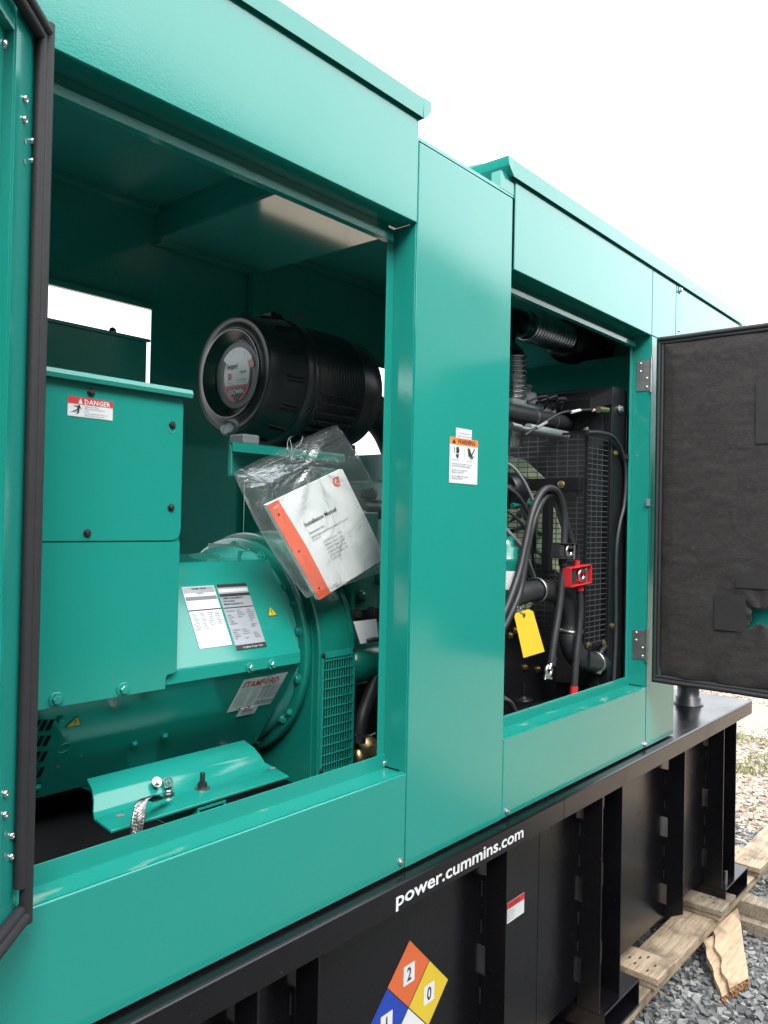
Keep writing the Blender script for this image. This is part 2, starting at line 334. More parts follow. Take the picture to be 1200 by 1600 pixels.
# ================================================================== SETTING
g = MB(); n = 60
xs = np.concatenate([np.linspace(-700, -25, 8), np.linspace(-20, 30, 101), np.linspace(35, 900, 10)])
ys = np.concatenate([np.linspace(-700, -25, 8), np.linspace(-20, 30, 101), np.linspace(35, 900, 10)])
def gz(x, y):
    return -.95 + .012*mnoise.noise(Vector((x*1.3, y*1.3, 0))) + (0.25*mnoise.noise(Vector((x*.02, y*.02, 3))) if abs(x)+abs(y) > 40 else 0)
vv = [(x, y, gz(x, y)) for y in ys for x in xs]; nx = len(xs)
g.add(vv, [(j*nx+i, j*nx+i+1, (j+1)*nx+i+1, (j+1)*nx+i) for j in range(len(ys)-1) for i in range(nx-1)], 0, True)
g.build('ground', 'ground', kind='structure', base=False)

def stones(name, pts, size, m, label, cat):
    ico = np.array([(x, y, z) for z in (-1, 1) for y in (-1, 1) for x in (-1, 1)])/1.5
    fc = np.array([(0, 2, 3), (0, 3, 1), (4, 5, 7), (4, 7, 6), (0, 1, 5), (0, 5, 4), (2, 6, 7), (2, 7, 3), (0, 4, 6), (0, 6, 2), (1, 3, 7), (1, 7, 5)])
    N = len(pts); rng = np.random.default_rng(3)
    V = ico[None]*(1+rng.uniform(-.62, .15, (N, 8, 3))); sc = np.stack([rng.uniform(.7, 1.5, N), rng.uniform(.55, 1.0, N), rng.uniform(.35, .75, N)], 1)*(size*rng.uniform(.55, 1.35, N))[:, None]*.5
    V = V*sc[:, None, :]
    a = rng.uniform(0, 6.28, N); t = rng.normal(0, .45, N)
    c, s_ = np.cos(t)[:, None], np.sin(t)[:, None]; y, z = V[..., 1]*c-V[..., 2]*s_, V[..., 1]*s_+V[..., 2]*c; V[..., 1], V[..., 2] = y, z
    c, s_ = np.cos(a)[:, None], np.sin(a)[:, None]; x, y = V[..., 0]*c-V[..., 1]*s_, V[..., 0]*s_+V[..., 1]*c; V[..., 0], V[..., 1] = x, y
    V += pts[:, None, :]
    F = (fc[None]+(np.arange(N)*8)[:, None, None]).reshape(-1, 3)
    me = bpy.data.meshes.new(name); me.vertices.add(N*8); me.vertices.foreach_set('co', V.reshape(-1))
    me.loops.add(len(F)*3); me.loops.foreach_set('vertex_index', F.reshape(-1).astype(np.int32)); me.polygons.add(len(F))
    me.polygons.foreach_set('loop_start', np.arange(0, len(F)*3, 3, dtype=np.int32)); me.polygons.foreach_set('loop_total', np.full(len(F), 3, np.int32)); me.polygons.foreach_set('use_smooth', np.zeros(len(F), dtype=bool)); me.update(calc_edges=True); me.validate()
    me.materials.append(M[m]); o = bpy.data.objects.new(name, me); col.objects.link(o); o['kind'] = 'stuff'; tag(o, label, cat); return o
def grid_pts(x0, x1, y0, y1, d, dz=.004):
    xs = np.arange(x0, x1, d); ys = np.arange(y0, y1, d); X, Y = np.meshgrid(xs, ys); rng = np.random.default_rng(5)
    X = X+rng.uniform(-.5, .5, X.shape)*d; Y = Y+rng.uniform(-.5, .5, Y.shape)*d
    Z = np.array([gz(a, b) for a, b in zip(X.ravel(), Y.ravel())])+rng.uniform(-dz, dz*2.5, X.size)
    return np.stack([X.ravel(), Y.ravel(), Z], 1)
stones('gravel', grid_pts(2.0, 4.75, -.75, .75, .0205, .006), .036, 'stone', 'grey crushed stone lying around the timber under the tank', 'gravel')
far = grid_pts(4.3, 10.5, -.3, 2.2, .036, .004)
far = far[np.array([mnoise.noise(Vector((p[0]*1.1, p[1]*1.4, 7))) > -.45+.13*(p[0]-6) for p in far])]
stones('loose_stone', far, .050, 'pale_stone', 'pale loose stones scattered over the open yard beyond the tank', 'stones')
gb = MB(); rng = random.Random(4)
for k in range(3200):
    x = rng.uniform(4.7, 7.0); y = rng.uniform(-.1, 1.3)
    if mnoise.noise(Vector((x*2.0, y*2.4, 1.5))) < .10+.35*abs(x-5.8): continue
    for q in range(3):
        a = rng.uniform(0, 6.28); h = rng.uniform(.02, .055); px_, py_ = x+rng.uniform(-.03, .03), y+rng.uniform(-.03, .03); z = gz(px_, py_)
        dx, dy = math.cos(a)*.004, math.sin(a)*.004; lx, ly = rng.uniform(-.03, .03), rng.uniform(-.03, .03)
        gb.add([(px_-dx, py_-dy, z), (px_+dx, py_+dy, z), (px_+lx, py_+ly, z+h)], [(0, 1, 2)])
tag(gb.build('grass', 'grass', kind='stuff', base=False), 'thin patches of short green grass growing through the yard gravel', 'grass')

WL = lambda x: -9.7-.125*(x-13.8)
hb = MB(); rg = random.Random(9)
for k in range(24000):
    x = rg.uniform(-12, 44); z = rg.uniform(-.95, 3.15+.12*mnoise.noise(Vector((x*.8, 0, 0)))); p = Vector((x, WL(x)+1.6+rg.uniform(-.4, .4), z))
    a = Vector((rg.gauss(0, 1), rg.gauss(0, .6), rg.gauss(0, 1))).normalized()*.14; b = a.cross(Vector((rg.gauss(0, .4), 1, rg.gauss(0, .4)))).normalized()*.09
    hb.add([p-a, p+b, p+a, p-b], [(0, 1, 2, 3)])
tag(hb.build('hedge', 'leaf', kind='stuff'), 'tall dark hedge along the warehouse behind the photographer', 'hedge')
wh = thing('warehouse', 'long pale ribbed metal warehouse behind the photographer, past the hedge', 'warehouse', (14, WL(14)-6, -.95))
wx = Vector((1, -.125, 0)).normalized(); wy = Vector((-.125, -1, 0)).normalized(); wo = Vector((-14, WL(-14), -.95))
m = MB(); m.obox(wo, wx*62, wy*14, (0, 0, 7.5)); m.build('wall', 'sheet', wh)
m = MB(); m.obox(wo-wx*.3-wy*.25+Vector((0, 0, 7.5)), wx*62.6, wy*14.5, (0, 0, .22)); m.build('roof', 'sheetdark', wh)
m = MB()
for k in range(206): m.obox(wo+wx*(.2+.3*k)-wy*.03, wx*.06, wy*.0299, (0, 0, 7.45))
m.build('wall_rib', 'sheet', wh, kind='stuff')
for k in range(4):
    m = MB(); m.obox(wo+wx*(8+14*k)-wy*.08, wx*4, wy*.049, (0, 0, 4.4)); m.build('roller_door', 'sheetdark', wh)

# ================================================================== FUEL TANK BASE
tank = thing('fuel_tank', 'black steel fuel tank base with ribbed sides on timber, carrying the green enclosure', 'fuel tank', (1.5, .5, -.8))
YE, YW = -.03, .045
MB().box(-.6, 3.735, YE+.002, 1.11, -.012, -.004).build('deck', 'black', tank, bevel=.0015)
for a, b in ((-.6, 2.0115), (2.0145, 3.737)):
    m = MB(); m.prism([(a, YE, -.0045), (a, YE-.0035, -.008), (a, YE-.0035, -.062), (a, YE+.004, -.062), (a, YE+.004, -.0045)], (b-a, 0, 0))
    m.build('deck_lip', 'black', tank, bevel=.0022, seg=3)
m = MB(); m.prism([(3.739, YE, -.0045), (3.739, 1.11, -.0045), (3.739, 1.11, -.062), (3.739, YE, -.062)], (.004, 0, 0)); m.build('deck_lip', 'black', tank, bevel=.001)
XS = 1.94
for a, b in ((-.6, at(841, 1400, 'y', YW).x-.0015), (at(841, 1400, 'y', YW).x+.0015, 3.66)):
    MB().box(a, b, YW, YW+.004, -.69, -.0125).build('tank_wall', 'black', tank)
MB().box(3.656, 3.66, YW+.005, 1.04, -.69, -.0125).build('tank_wall', 'black', tank)
MB().box(-.6, 3.655, 1.036, 1.04, -.69, -.0125).build('tank_wall', 'black', tank)
MB().box(-.6, 3.655, YW+.005, 1.035, -.694, -.69).build('tank_floor', 'black', tank)
def rib(x, zb, cham=0.0):
    m = MB(); t = .005; ZN = [(-.147, -.10), (-.395, -.323), (-.641, -.569)]
    zt = -.0625; z0 = zt; y0 = YE+.001
    nz = [(a, b) for a, b in ZN if a > zb]
    # outer web, full height, and inner web broken by the three rectangular notches
    m.prism([(x, y0, zt), (x, YW-.014, zt), (x, YW-.014, zb), (x, y0, zb+cham)], (t, 0, 0))
    top = zt
    for a, b in [(z, w) for w, z in nz]:
        m.box(x, x+t, YW-.0138, YW-.0003, min(a, top), top); top = b
    m.box(x, x+t, YW-.0138, YW-.0003, zb, top)
    o = m.build('rib', 'black', tank, bevel=.0006, seg=1)
    for za, zb_ in ((-.16, -.20), (-.26, -.29), (-.43, -.47), (-.52, -.55)):
        w = MB(); w.tube([(x-.002, YW-.002, za-(za-zb_)*i/6+random.uniform(-.002, .002)) for i in range(7)], .0028, 6)
        w.build('weld_bead', 'blackin', tank)
for x in (-.35, .25, .92, 1.068, 1.727): rib(x, -.689)
rib(2.943, -.689, .03)
for x in (2.264, 2.405, 3.379, 3.536): rib(x, -.712)
for x0, x1 in ((2.27, 2.53), (3.385, 3.675), (.93, 1.19)):
    m = MB(); z0, z1, t = -.799, -.712, .006; y0, y1 = -.043, 1.1
    m.box(x0, x1, y0, y1, z1-t, z1); m.box(x0, x1, y0, y1, z0, z0+t); m.box(x0, x0+t, y0+.001, y1, z0+t, z1-t); m.box(x1-t, x1, y0+.001, y1, z0+t, z1-t)
    m.box(x0-.02, x0, y0+.02, y1, z0, z0+.008)
    m.build('cross_tube', 'black', tank, bevel=.001)
inst('bolt_steel', 'bolt', tank, (3.44, -.02, -.715), (0, 0, 1), scale=1.2)
m = MB(); m.cyl((3.44, -.025, -.72), (3.44, -.025, -.66), .007, 10); m.build('anchor_stud', 'zinc', tank)
m = MB(); m.lathe((3.457, .146, -.004), (0, 0, 1), [(0, .062), (.004, .062), (.008, .052), (.030, .052), (.034, .045), (.12, .045), (.13, .06), (.17, .06), (.175, .05)], 40)
m.build('filler_neck', 'plastic', tank)
inst('hole', 'bolt_hole', tank, (3.512, .01, -.0039), (0, 0, 1), scale=2)
# lettering on the lip
p0 = at(618, 1401, 'y', YE-.0040); p1 = at(818, 1299, 'y', YE-.0040)
m = MB(); m.text('power.cummins.com', (p0.x, YE-.0040, -.0475), (1, 0, 0), (0, 0, 1), .0415, 0, bold=.020, shear=.0, res=4)
xmax = max(v.x for v in m.v); k = (p1.x-p0.x)/(xmax-p0.x)
for v in m.v: v.x = p0.x+(v.x-p0.x)*k
m.build('web_address_lettering', 'white', tank, label='white lettering power.cummins.com')
# hazard diamond on the wall
def diamond():
    y = YW-.0006; T = at(640, 1468, 'y', y); Rr = at(699.5, 1532, 'y', y)
    cx, s = T.x+.0, (Rr.x-T.x); cz = Rr.z; s = ((T.z-cz)+s)/2
    C = Vector((T.x, y, T.z-s)); m = MB(); h = s/2
    def dia(cx, cz, r, mi, yy): m.add([(cx, yy, cz+r), (cx-r, yy, cz), (cx, yy, cz-r), (cx+r, yy, cz)], [(0, 1, 2, 3)], mi)
    dia(C.x, C.z, s, 1, y)
    for dx, dz, mi, tx in ((0, h, 2, '2'), (h, 0, 3, '0'), (-h, 0, 4, '1'), (0, -h, 0, '')):
        dia(C.x+dx, C.z+dz, h*.975, mi, y-.0004)
        if tx:
            w = h*.26; m.add([(C.x+dx-w, y-.0008, C.z+dz-w*1.1), (C.x+dx+w, y-.0008, C.z+dz-w*1.1), (C.x+dx+w, y-.0008, C.z+dz+w*1.1), (C.x+dx-w, y-.0008, C.z+dz+w*1.1)], [(0, 1, 2, 3)], 0)
            m.text(tx, (C.x+dx, y-.0012, C.z+dz-w*.72), (1, 0, 0), (0, 0, 1), w*2.1, 1, bold=.02, align='CENTER', sx=.8, res=4)
    m.build('hazard_diamond_sign', ['white', 'ink', 'orange', 'yellow', 'blue'], tank, label='fire hazard diamond in orange, yellow, blue and white with 2, 0 and 1')
diamond()
def sign(parent, name, o, ux, uy, w, h, parts, label=None, n=None):
    """flat printed label: o is the top left corner, ux right, uy down"""
    o, ux, uy = Vector(o), Vector(ux).normalized(), Vector(uy).normalized(); nn = uy.cross(ux) if n is None else Vector(n)
    if nn.dot(CAM-o) < 0: nn = -nn
    m = MB(); m.obox(o, ux*w, uy*h, nn*.0005, 0)
    mats = ['label', 'ink', 'red', 'warn', 'white', 'greyink', 'yellow', 'silver']
    idx = {k: i for i, k in enumerate(mats)}
    lay = .0008
    for pt in parts:
        if pt[0] == 'r':
            _, x, y, ww, hh, mk = pt; q = o+ux*x+uy*y+nn*lay; m.add([q, q+uy*hh, q+uy*hh+ux*ww, q+ux*ww], [(0, 1, 2, 3)], idx[mk]); lay += .00012
        elif pt[0] == 'p':
            _, pl, mk = pt; m.add([o+ux*a+uy*b+nn*lay for a, b in pl], [tuple(range(len(pl)))], idx[mk]); lay += .00012
        elif pt[0] == 't':
            _, x, y, sz, tx, mk, bd = pt[:7]; m.text(tx, o+ux*x+uy*y+nn*(lay+.0003), ux, -uy, sz, idx[mk], bold=bd, align=pt[7] if len(pt) > 7 else 'LEFT', res=1, sx=pt[8] if len(pt) > 8 else 1)
    return m.build(name, mats, parent, label=label)
q = at(793, 1416, 'y', YW); q2 = at(819, 1394, 'y', YW); q3 = at(818, 1419, 'y', YW)
w_ = (q2.x-q.x)+.02
sign(tank, 'warning_label', (q.x-.02, YW-.0002, q2.z), (1, 0, 0), (0, 0, -1), w_, q2.z-q3.z+.012,
     [('r', 0, 0, w_, .018, 'red'), ('t', w_/2, .014, .013, 'CAUTION', 'ink', .01, 'CENTER')] + [('t', .004, .026+.0075*i, .0066, t, 'ink', .0) for i, t in enumerate(('Fuel tank. Keep all', 'openings closed and', 'free of dirt. Check', 'vents before use.'))],
     'small white label with a red heading on the black tank wall')
for (px_, py_) in ((1086, 1174),):
    pass

# ================================================================== ENCLOSURE
enc = thing('generator_enclosure', 'glossy teal green steel generator enclosure with both side doors swung open', 'enclosure', (1.2, .5, 0))
XL = -.6
BV = .0022
# roofs, thin folded sheets
def roof(x0, x1, chamL=False):
    pr = [(-.009, 1.635), (-.0105, 1.677), (-.005, 1.682), (.12, 1.700), (.96, 1.700), (1.088, 1.682), (1.094, 1.677), (1.093, 1.635), (1.090, 1.635), (1.090, 1.676), (.95, 1.692), (.13, 1.692), (-.0075, 1.676), (-.0075, 1.635)]
    m = MB(); n = len(pr)
    m.prism([(x0, a, b) for a, b in pr], (x1-x0, 0, 0))
    return m
roof(XL, 1.358).build('roof', 'green', enc, bevel=.001)
m = MB(); m.prism([(1.3582, -.0102, 1.6795), (1.385, -.0102, 1.6795), (1.385, -.0102, 1.657), (1.3635, -.0102, 1.6345), (1.3582, -.0102, 1.6345)][::-1], (0, 1.10, 0)); m.build('roof_end_fascia', 'green', enc, bevel=.001)
roof(1.733, 3.652).build('roof', 'green', enc, bevel=.001)
m = MB(); m.prism([(1.704, -.0102, 1.6790), (1.7328, -.0102, 1.6790), (1.7328, -.0102, 1.6355), (1.709, -.0102, 1.657)], (0, 1.10, 0)); m.build('roof_end_fascia', 'green', enc, bevel=.001)
MB().box(X1+.002, X2+.02, .004, 1.076, 1.590, 1.598).build('roof', 'green_in_haze', enc)
# upper fascia panels with soffit and hanging flange
def upper(x0, x1, zt=1.668):
    m = MB(); m.box(x0, x1, 0, .0025, ZH, zt); m.box(x0, x1, .0025, YF, ZH, ZH+.0025)
    m.build('header_panel', 'green', enc, bevel=BV)
upper(XL, X1-.002); upper(X2+.012, X3-.002)
for x0, x1 in ((.44, X1-.0265), (X2+.027, X3-.0265)):
    m = MB(); m.box(x0, x1, YF+.0003, YF+.003, 1.3835, ZH+.0021)
    m.box(x0, x1, YF-.0145, YF+.003, 1.3675, 1.3832)
    m.build('door_frame', 'green', enc, bevel=.0006)
MB().box(X3+.0015, 2.8625, 0, .0025, ZH+.001, 1.668).build('header_panel', 'green', enc, bevel=.001)
MB().box(2.8665, 3.645, 0, .0025, .36, 1.668).build('hood_panel', 'green', enc, bevel=.001)
MB().box(3.6455, 3.648, 0, 1.08, .36, 1.668).build('hood_panel', 'green', enc)
MB().box(2.904, 3.645, .003, 1.076, .36, .3625).build('hood_panel', 'green', enc)
# centre panel
MB().box(X1+.0005, X2-.0010, -.0005, .022, .001, ZT).build('centre_panel', 'green', enc, bevel=.0018)
m = MB(); m.box(X2+.0115, X2+.014, .003, 1.07, ZT+.01, 1.672); m.box(X2-.055, X2+.011, .0032, .03, ZT+.012, 1.640); m.build('roof_step_panel', 'green', enc)
m = MB(); m.box(X1-.0045, X1-.002, .003, 1.07, ZT+.012, 1.672); m.build('roof_step_panel', 'green', enc)
q = at(790, 282, 'x', X2+.0105); inst('bolt_steel', 'bolt', enc, q, (-1, 0, 0), scale=1.1)
# jambs: reveal plus inner flange
def jamb(xe, x0, x1, name='door_frame'):
    m = MB(); m.box(xe, xe+.0025, .0028, YF+.0034, .2085, ZH-.0008); m.build(name, 'green', enc, bevel=.0008)
    m = MB(); m.box(x0, x1, YF+.0035, YF+.006, .03, 1.404); m.build(name, 'green', enc, bevel=.0008)
jamb(X1-.0026, X1-.026, X1); jamb(X3-.0026, X3-.026, X3); jamb(X2+.0, X2, X2+.026); jamb(.44, .44, .466)
m = MB(); m.box(XL, .4395, 0, .0025, ZS+.001, ZH-.001); m.build('side_panel', 'green', enc)
# sill panels with ledge and upstand
def sill(x0, x1, f1):
    m = MB(); m.box(x0, x1, 0, .006, .001, ZS); m.build('sill_panel', 'green', enc, bevel=.0035, seg=3)
    m = MB(); m.box(x0, x1, .0062, YF-.0005, ZS-.0026, ZS-.0001); m.build('sill_ledge', 'green_scuffed', enc)
    m = MB(); m.box(x0, f1, YF, YF+.0025, .01, .2365); m.build('sill_flange', 'green', enc, bevel=.001)
sill(XL, X1-.002, X1-.0025); sill(X2+.0015, X3-.002, X3-.0025)
MB().box(X3+.0015, 2.902, 0, .0025, .001, 1.404).build('end_panel', 'green', enc, bevel=.0015)
MB().box(2.899, 2.902, .003, 1.07, .001, 1.404).build('end_panel', 'green', enc)
# bolts on the skin
def sk(px_, py_, k='bolt_steel', y=-.0003, sc=1.0, nm='bolt'): inst(k, nm, enc, at(px_, py_, 'y', y), (0, -1, 0), random.uniform(0, 1), sc)
sk(626, 1346, sc=.85); sk(792, 1267, sc=.9); sk(1007, 1163, sc=1.0); sk(1062, 454, sc=1.3); sk(1061, 517, 'rivet')
sk(601, 1193, 'rivet', YF); sk(985, 1063, 'rivet', YF, 1.1)
for q in ((1075, 460), (1120, 486), (1066, 495)): sk(*q, 'hole', sc=.6, nm='bolt_hole')
# sealing strip lines in the seams
for x, z0, z1 in ((X1-.0011, .002, 1.58), (X2+.0003, .002, .205), (X3, .002, 1.665)):
    MB().box(x-.0007, x+.0007, .003, .02, z0, z1).build('seam_backing', 'green_in_haze', enc)
# inner skins, ceiling, rear
MB().box(XL, X1-.0002, .075, 1.016, 1.683, 1.689).build('ceiling_panel', 'green_in_haze', enc)
MB().box(X2+.0002, 3.55, .075, 1.016, 1.683, 1.689).build('ceiling_panel', 'green_in_haze', enc)
m = MB(); m.box(XL, X1-.006, .985, 1.016, 1.665, 1.6825); m.build('ceiling_flange', 'green_in_haze', enc)
m = MB(); m.box(X2+.016, 2.9, .985, 1.016, 1.665, 1.6825); m.build('ceiling_flange', 'green_in_haze', enc)
m = MB(); m.box(X1+.003, X2-.002, .985, 1.016, 1.574, 1.5895); m.build('ceiling_flange', 'green_in_haze', enc)
for x in (1.10, 1.30, 1.48, 1.62, 2.0, 2.2, 2.4): inst('hole', 'bolt_hole', enc, (x, .9845, 1.674 if not X1 < x < X2 else 1.582), (0, -1, 0), scale=.8)
MB().box(XL, X1+.001, YB0, YB0+.003, 1.374, 1.69).build('rear_header_panel', 'green_in_haze', enc)
MB().box(XL, X1-.001, YB0-.012, YB0-.0005, 1.374, 1.392).build('rear_header_flange', 'green_in_haze', enc, bevel=.001)
MB().box(X1, X2, YB0+.0035, YB0+.006, .03, 1.60).build('rear_centre_panel', 'green_in_haze', enc)
MB().box(X2, 2.9, YB0, YB0+.003, 1.370, 1.69).build('rear_header_panel', 'green_in_haze', enc)
m = MB(); m.prism([(X2-.002, .004, 1.5985), (X2-.002, .004, 1.676), (X2-.002, .080, 1.6895), (X2-.002, 1.0, 1.6895), (X2-.002, 1.07, 1.676), (X2-.002, 1.07, 1.5985)], (.0019, 0, 0)); m.build('ceiling_step', 'green_in_haze', enc)
m = MB(); m.prism([(X1, .004, 1.588), (X1, .004, 1.676), (X1, .080, 1.6895), (X1, 1.0, 1.6895), (X1, 1.07, 1.676), (X1, 1.07, 1.588)], (.0019, 0, 0)); m.build('ceiling_step', 'green_in_haze', enc)
MB().box(X2-.022, X2, YB0-.03, YB0+.001, .03, 1.59).build('rear_post', 'green_in_haze', enc, bevel=.001)
MB().box(X3-.03, 2.9, YB0, YB0+.004, .03, 1.369).build('rear_end_panel', 'green_in_haze', enc)
MB().box(XL, X1, YB0, YB0+.05, .0, .236).build('rear_sill', 'green_in_haze', enc)
MB().box(X2+.01, X3, YB0, YB0+.05, .0, .236).build('rear_sill', 'green_in_haze', enc)
MB().box(XL, XL+.003, .004, 1.07, .0, 1.69).build('end_wall', 'green_in_haze', enc)
MB().box(3.08, 3.084, .004, 1.07, .37, 1.69).build('end_wall', 'green_in_haze', enc)
q = at(468, 494, 'y', YB0-.001); MB().box(q.x-.017, q.x+.017, YB0-.0015, YB0-.0003, q.z-.012, q.z+.012).build('sticker', 'bulk', enc)
# hinges on the right jamb, lying on the reveal
for (ya, yb) in ((563, 611), (985, 1031)):
    a = at(1006, ya, 'x', X3-.003); b = at(1006, yb, 'x', X3-.003); y0, y1 = .003, .050
    hg = MB(); hg.box(X3-.0050, X3-.0030, y0, y1, b.z, a.z); hg.cyl((X3-.005, -.002, b.z-.006), (X3-.005, -.002, a.z+.008), .0045, 12)
    hp = hg.build('hinge', 'zinc', enc, bevel=.0004, seg=1)
    H = a.z-b.z
    for yy, zz in ((.037, .9), (.037, .64), (.014, .40), (.014, .12)): inst('rivet', 'rivet', hp, (X3-.0052, yy, b.z+H*zz), (-1, 0, 0), scale=.85)
m = MB(); q = at(1016, 785, 'x', X3-.004); m.box(X3-.012, X3-.003, -.004, .006, q.z-.012, q.z+.012); m.build('striker', 'cap', enc)
# label on the centre panel
q = at(703, 682, 'y', -.001); q2 = at(746.5, 688, 'y', -.001); q3 = at(703, 754, 'y', -.001); w_, h_ = q2.x-q.x, q.z-q3.z
def ws(a): return a*w_/.100
P = [('r', 0, 0, w_, h_*.155, 'warn'), ('p', [(w_*.07, h_*.135), (w_*.14, h_*.02), (w_*.21, h_*.135)], 'ink'), ('t', w_*.26, h_*.125, h_*.15, 'WARNING', 'ink', .02, 'LEFT', .95),
     ('p', [(w_*.22, h_*.21), (w_*.30, h_*.19), (w_*.33, h_*.30), (w_*.29, h_*.35), (w_*.22, h_*.33)], 'ink'), ('p', [(w_*.12, h_*.19), (w_*.17, h_*.24), (w_*.16, h_*.32), (w_*.20, h_*.34), (w_*.14, h_*.325), (w_*.145, h_*.25)], 'ink'),
     ('p', [(w_*.20, h_*.37), (w_*.32, h_*.36), (w_*.28, h_*.45), (w_*.24, h_*.45)], 'ink'),
     ('p', [(w_*.62, h_*.20), (w_*.69, h_*.20), (w_*.76, h_*.33), (w_*.86, h_*.19), (w_*.89, h_*.20), (w_*.78, h_*.37), (w_*.74, h_*.46), (w_*.72, h_*.38), (w_*.66, h_*.39)], 'ink'), ('p', [(w_*.76, h_*.38), (w_*.88, h_*.36), (w_*.81, h_*.40), (w_*.80, h_*.45)], 'ink'),
     ('r', w_*.50, h_*.18, w_*.006, h_*.28, 'ink'), ('t', w_*.05, h_*.50, h_*.040, 'Hazardous Voltage', 'ink', .0), ('t', w_*.58, h_*.50, h_*.040, 'Rotating Parts', 'ink', .0)]
for i, t in enumerate(('Generator with automatic or remote', 'control will start without warning.', '', 'Can cause severe injury and', 'damage to equipment.', '', 'See Service Manual for proper', 'servicing procedures.')):
    if t: P.append(('t', w_*.05, h_*(.585+.050*i-(.012*(i > 2)+.012*(i > 5))), h_*.052, t, 'ink', .004))
sign(enc, 'warning_label', (q.x, -.001, q.z), (1, 0, 0), (0, 0, -1), w_, h_, P, 'white label headed WARNING in orange on the centre panel')
q = at(712.5, 668, 'y', -.001); q2 = at(737, 671, 'y', -.001)
sign(enc, 'warning_label', (q.x, -.001, q.z), (1, 0, 0), (0, 0, -1), q2.x-q.x, .0375, [('t', .003, .013, .0065, 'Si requiere manual en', 'greyink', .0), ('t', .003, .020, .0065, 'espanol solicite parte no.', 'greyink', .0), ('t', .052, .030, .0065, '99', 'greyink', .0)], 'small white sticker above the WARNING label')

# ---- left door, folded right back towards the photographer
th = R(44.3); DD = Vector((-math.cos(th), -math.sin(th), 0)); NN = Vector((math.sin(th), -math.cos(th), 0)); HP = Vector((.4935, -.028, 0)); UP = Vector((0, 0, 1))
DW, DZ0, DZ1 = .84, .215, 1.400
ld = MB()
def dpt(t, n, z): return HP+DD*t+NN*n+UP*z
prof = [(0, .004), (0, -.042), (DW, -.042), (DW, .004), (DW-.03, .004), (DW-.03, .002), (DW-.002, .002), (DW-.002, -.040), (.002, -.040), (.002, .002), (.075, .002), (.075, -.012), (.135, -.012), (.135, -.0395), (.1375, -.0395), (.1375, -.010), (.073, -.010), (.073, .004)]
ld.prism([dpt(t, n_, DZ0) for t, n_ in prof], UP*(DZ1-DZ0)); ldo = ld.build('door', 'green', enc, bevel=.0006, seg=1, label='left side door folded back with its seal facing the camera')
for z in (DZ0, DZ1-.045): m = MB(); m.obox(dpt(.002, -.039, z), DD*(DW-.004), NN*.041, UP*.045); m.build('door_rail', 'green', ldo)
def seal(pts, nm, par, r=.0065, nn=NN, dd=DD, mm='rubber'):
    m = MB(); m.tube([p+nn*(r*2.3) for p in pts], r, 14); m.tube([p+nn*(r*.9)+dd*(r*1.9) for p in pts], r*.85, 12); m.build(nm, mm, par)
i_ = .008
m = MB()
zz = [DZ0-.004+(DZ1-DZ0+.012)*k/24 for k in range(25)]
m.tube([dpt(.004, .017, z) for z in zz], .0088, 14)
m.tube([dpt(.013, .012, z) for z in zz[1:]], .0078, 14)
m.build('seal', 'rubber', ldo)
for z, nm in ((DZ1-.004, 'seal'), (DZ0+.004, 'seal')):
    m = MB(); m.tube([dpt(.002+(DW-.01)*k/12, .017, z) for k in range(13)], .0085, 14); m.tube([dpt(.002+(DW-.01)*k/12, .012, z+(.010 if z < .5 else -.010)) for k in range(13)], .0078, 14)
    m.build(nm, 'rubber', ldo)
for px_, py_, k in ((39, 155, 'rivnut'), (38, 187, 'rivnut'), (40, 221, 'hole'), (39, 253, 'hole'), (50, 221, 'rivnut'), (50, 252, 'rivnut'), (8, 1240, 'rivnut'), (7, 1273, 'rivnut'), (8, 1303, 'hole'), (7, 1336, 'hole'), (18, 1306, 'rivnut'), (17, 1339, 'rivnut')):
    inst(k, 'rivet' if k == 'rivnut' else 'rivet_hole', ldo, atp(px_, py_, dpt(.05, .0046, 0), NN), NN, scale=1.0)
inst('rivet', 'rivet', ldo, atp(8, 70, dpt(.12, -.0095, 0), NN), NN, scale=1.2)

# ---- right door, square out from the skin
DY0, DY1, dz0, dz1 = -.016, -.90, .226, 1.396
rd = MB(); xo = X3+.002
rd.prism([(xo, DY0, dz0), (xo+.042, DY0, dz0), (xo+.042, DY1, dz0), (xo, DY1, dz0), (xo, DY1+.03, dz0), (xo+.003, DY1+.03, dz0), (xo+.003, DY1+.003, dz0), (xo+.039, DY1+.003, dz0), (xo+.039, DY0-.003, dz0), (xo+.003, DY0-.003, dz0), (xo+.003, DY0-.03, dz0), (xo, DY0-.03, dz0)], (0, 0, dz1-dz0))
rdo = rd.build('door', 'green', enc, bevel=.0008, label='right side door standing square out, lined with torn black foam cloth')
m = MB(); m.box(xo+.0005, xo+.0385, DY1+.004, DY0-.004, dz1-.003, dz1); m.box(xo, xo+.003, DY1+.004, DY0-.031, dz1-.028, dz1-.0035); m.build('door_rail', 'green', rdo)
m = MB(); m.box(xo+.0005, xo+.0385, DY1+.004, DY0-.004, dz0, dz0+.003); m.box(xo, xo+.003, DY1+.004, DY0-.031, dz0+.0035, dz0+.028); m.build('door_rail', 'green', rdo)
m = MB(); m.box(xo+.030, xo+.0385, DY1+.004, DY0-.004, dz0+.0035, dz1-.0035); m.build('door_skin', 'green', rdo)
m = MB()
def rl(pts, r, dx=0): m.tube([(xo-.003+dx, p[0], p[1]) for p in pts], r, 12)
e = .012
for r, off, dx in ((.0066, e, -.003), (.006, e+.011, -.0005)):
    rl([(DY0-off, dz0+.003+(dz1-dz0-.006)*k/16) for k in range(17)], r, dx)
m.build('seal', 'rubber', rdo)
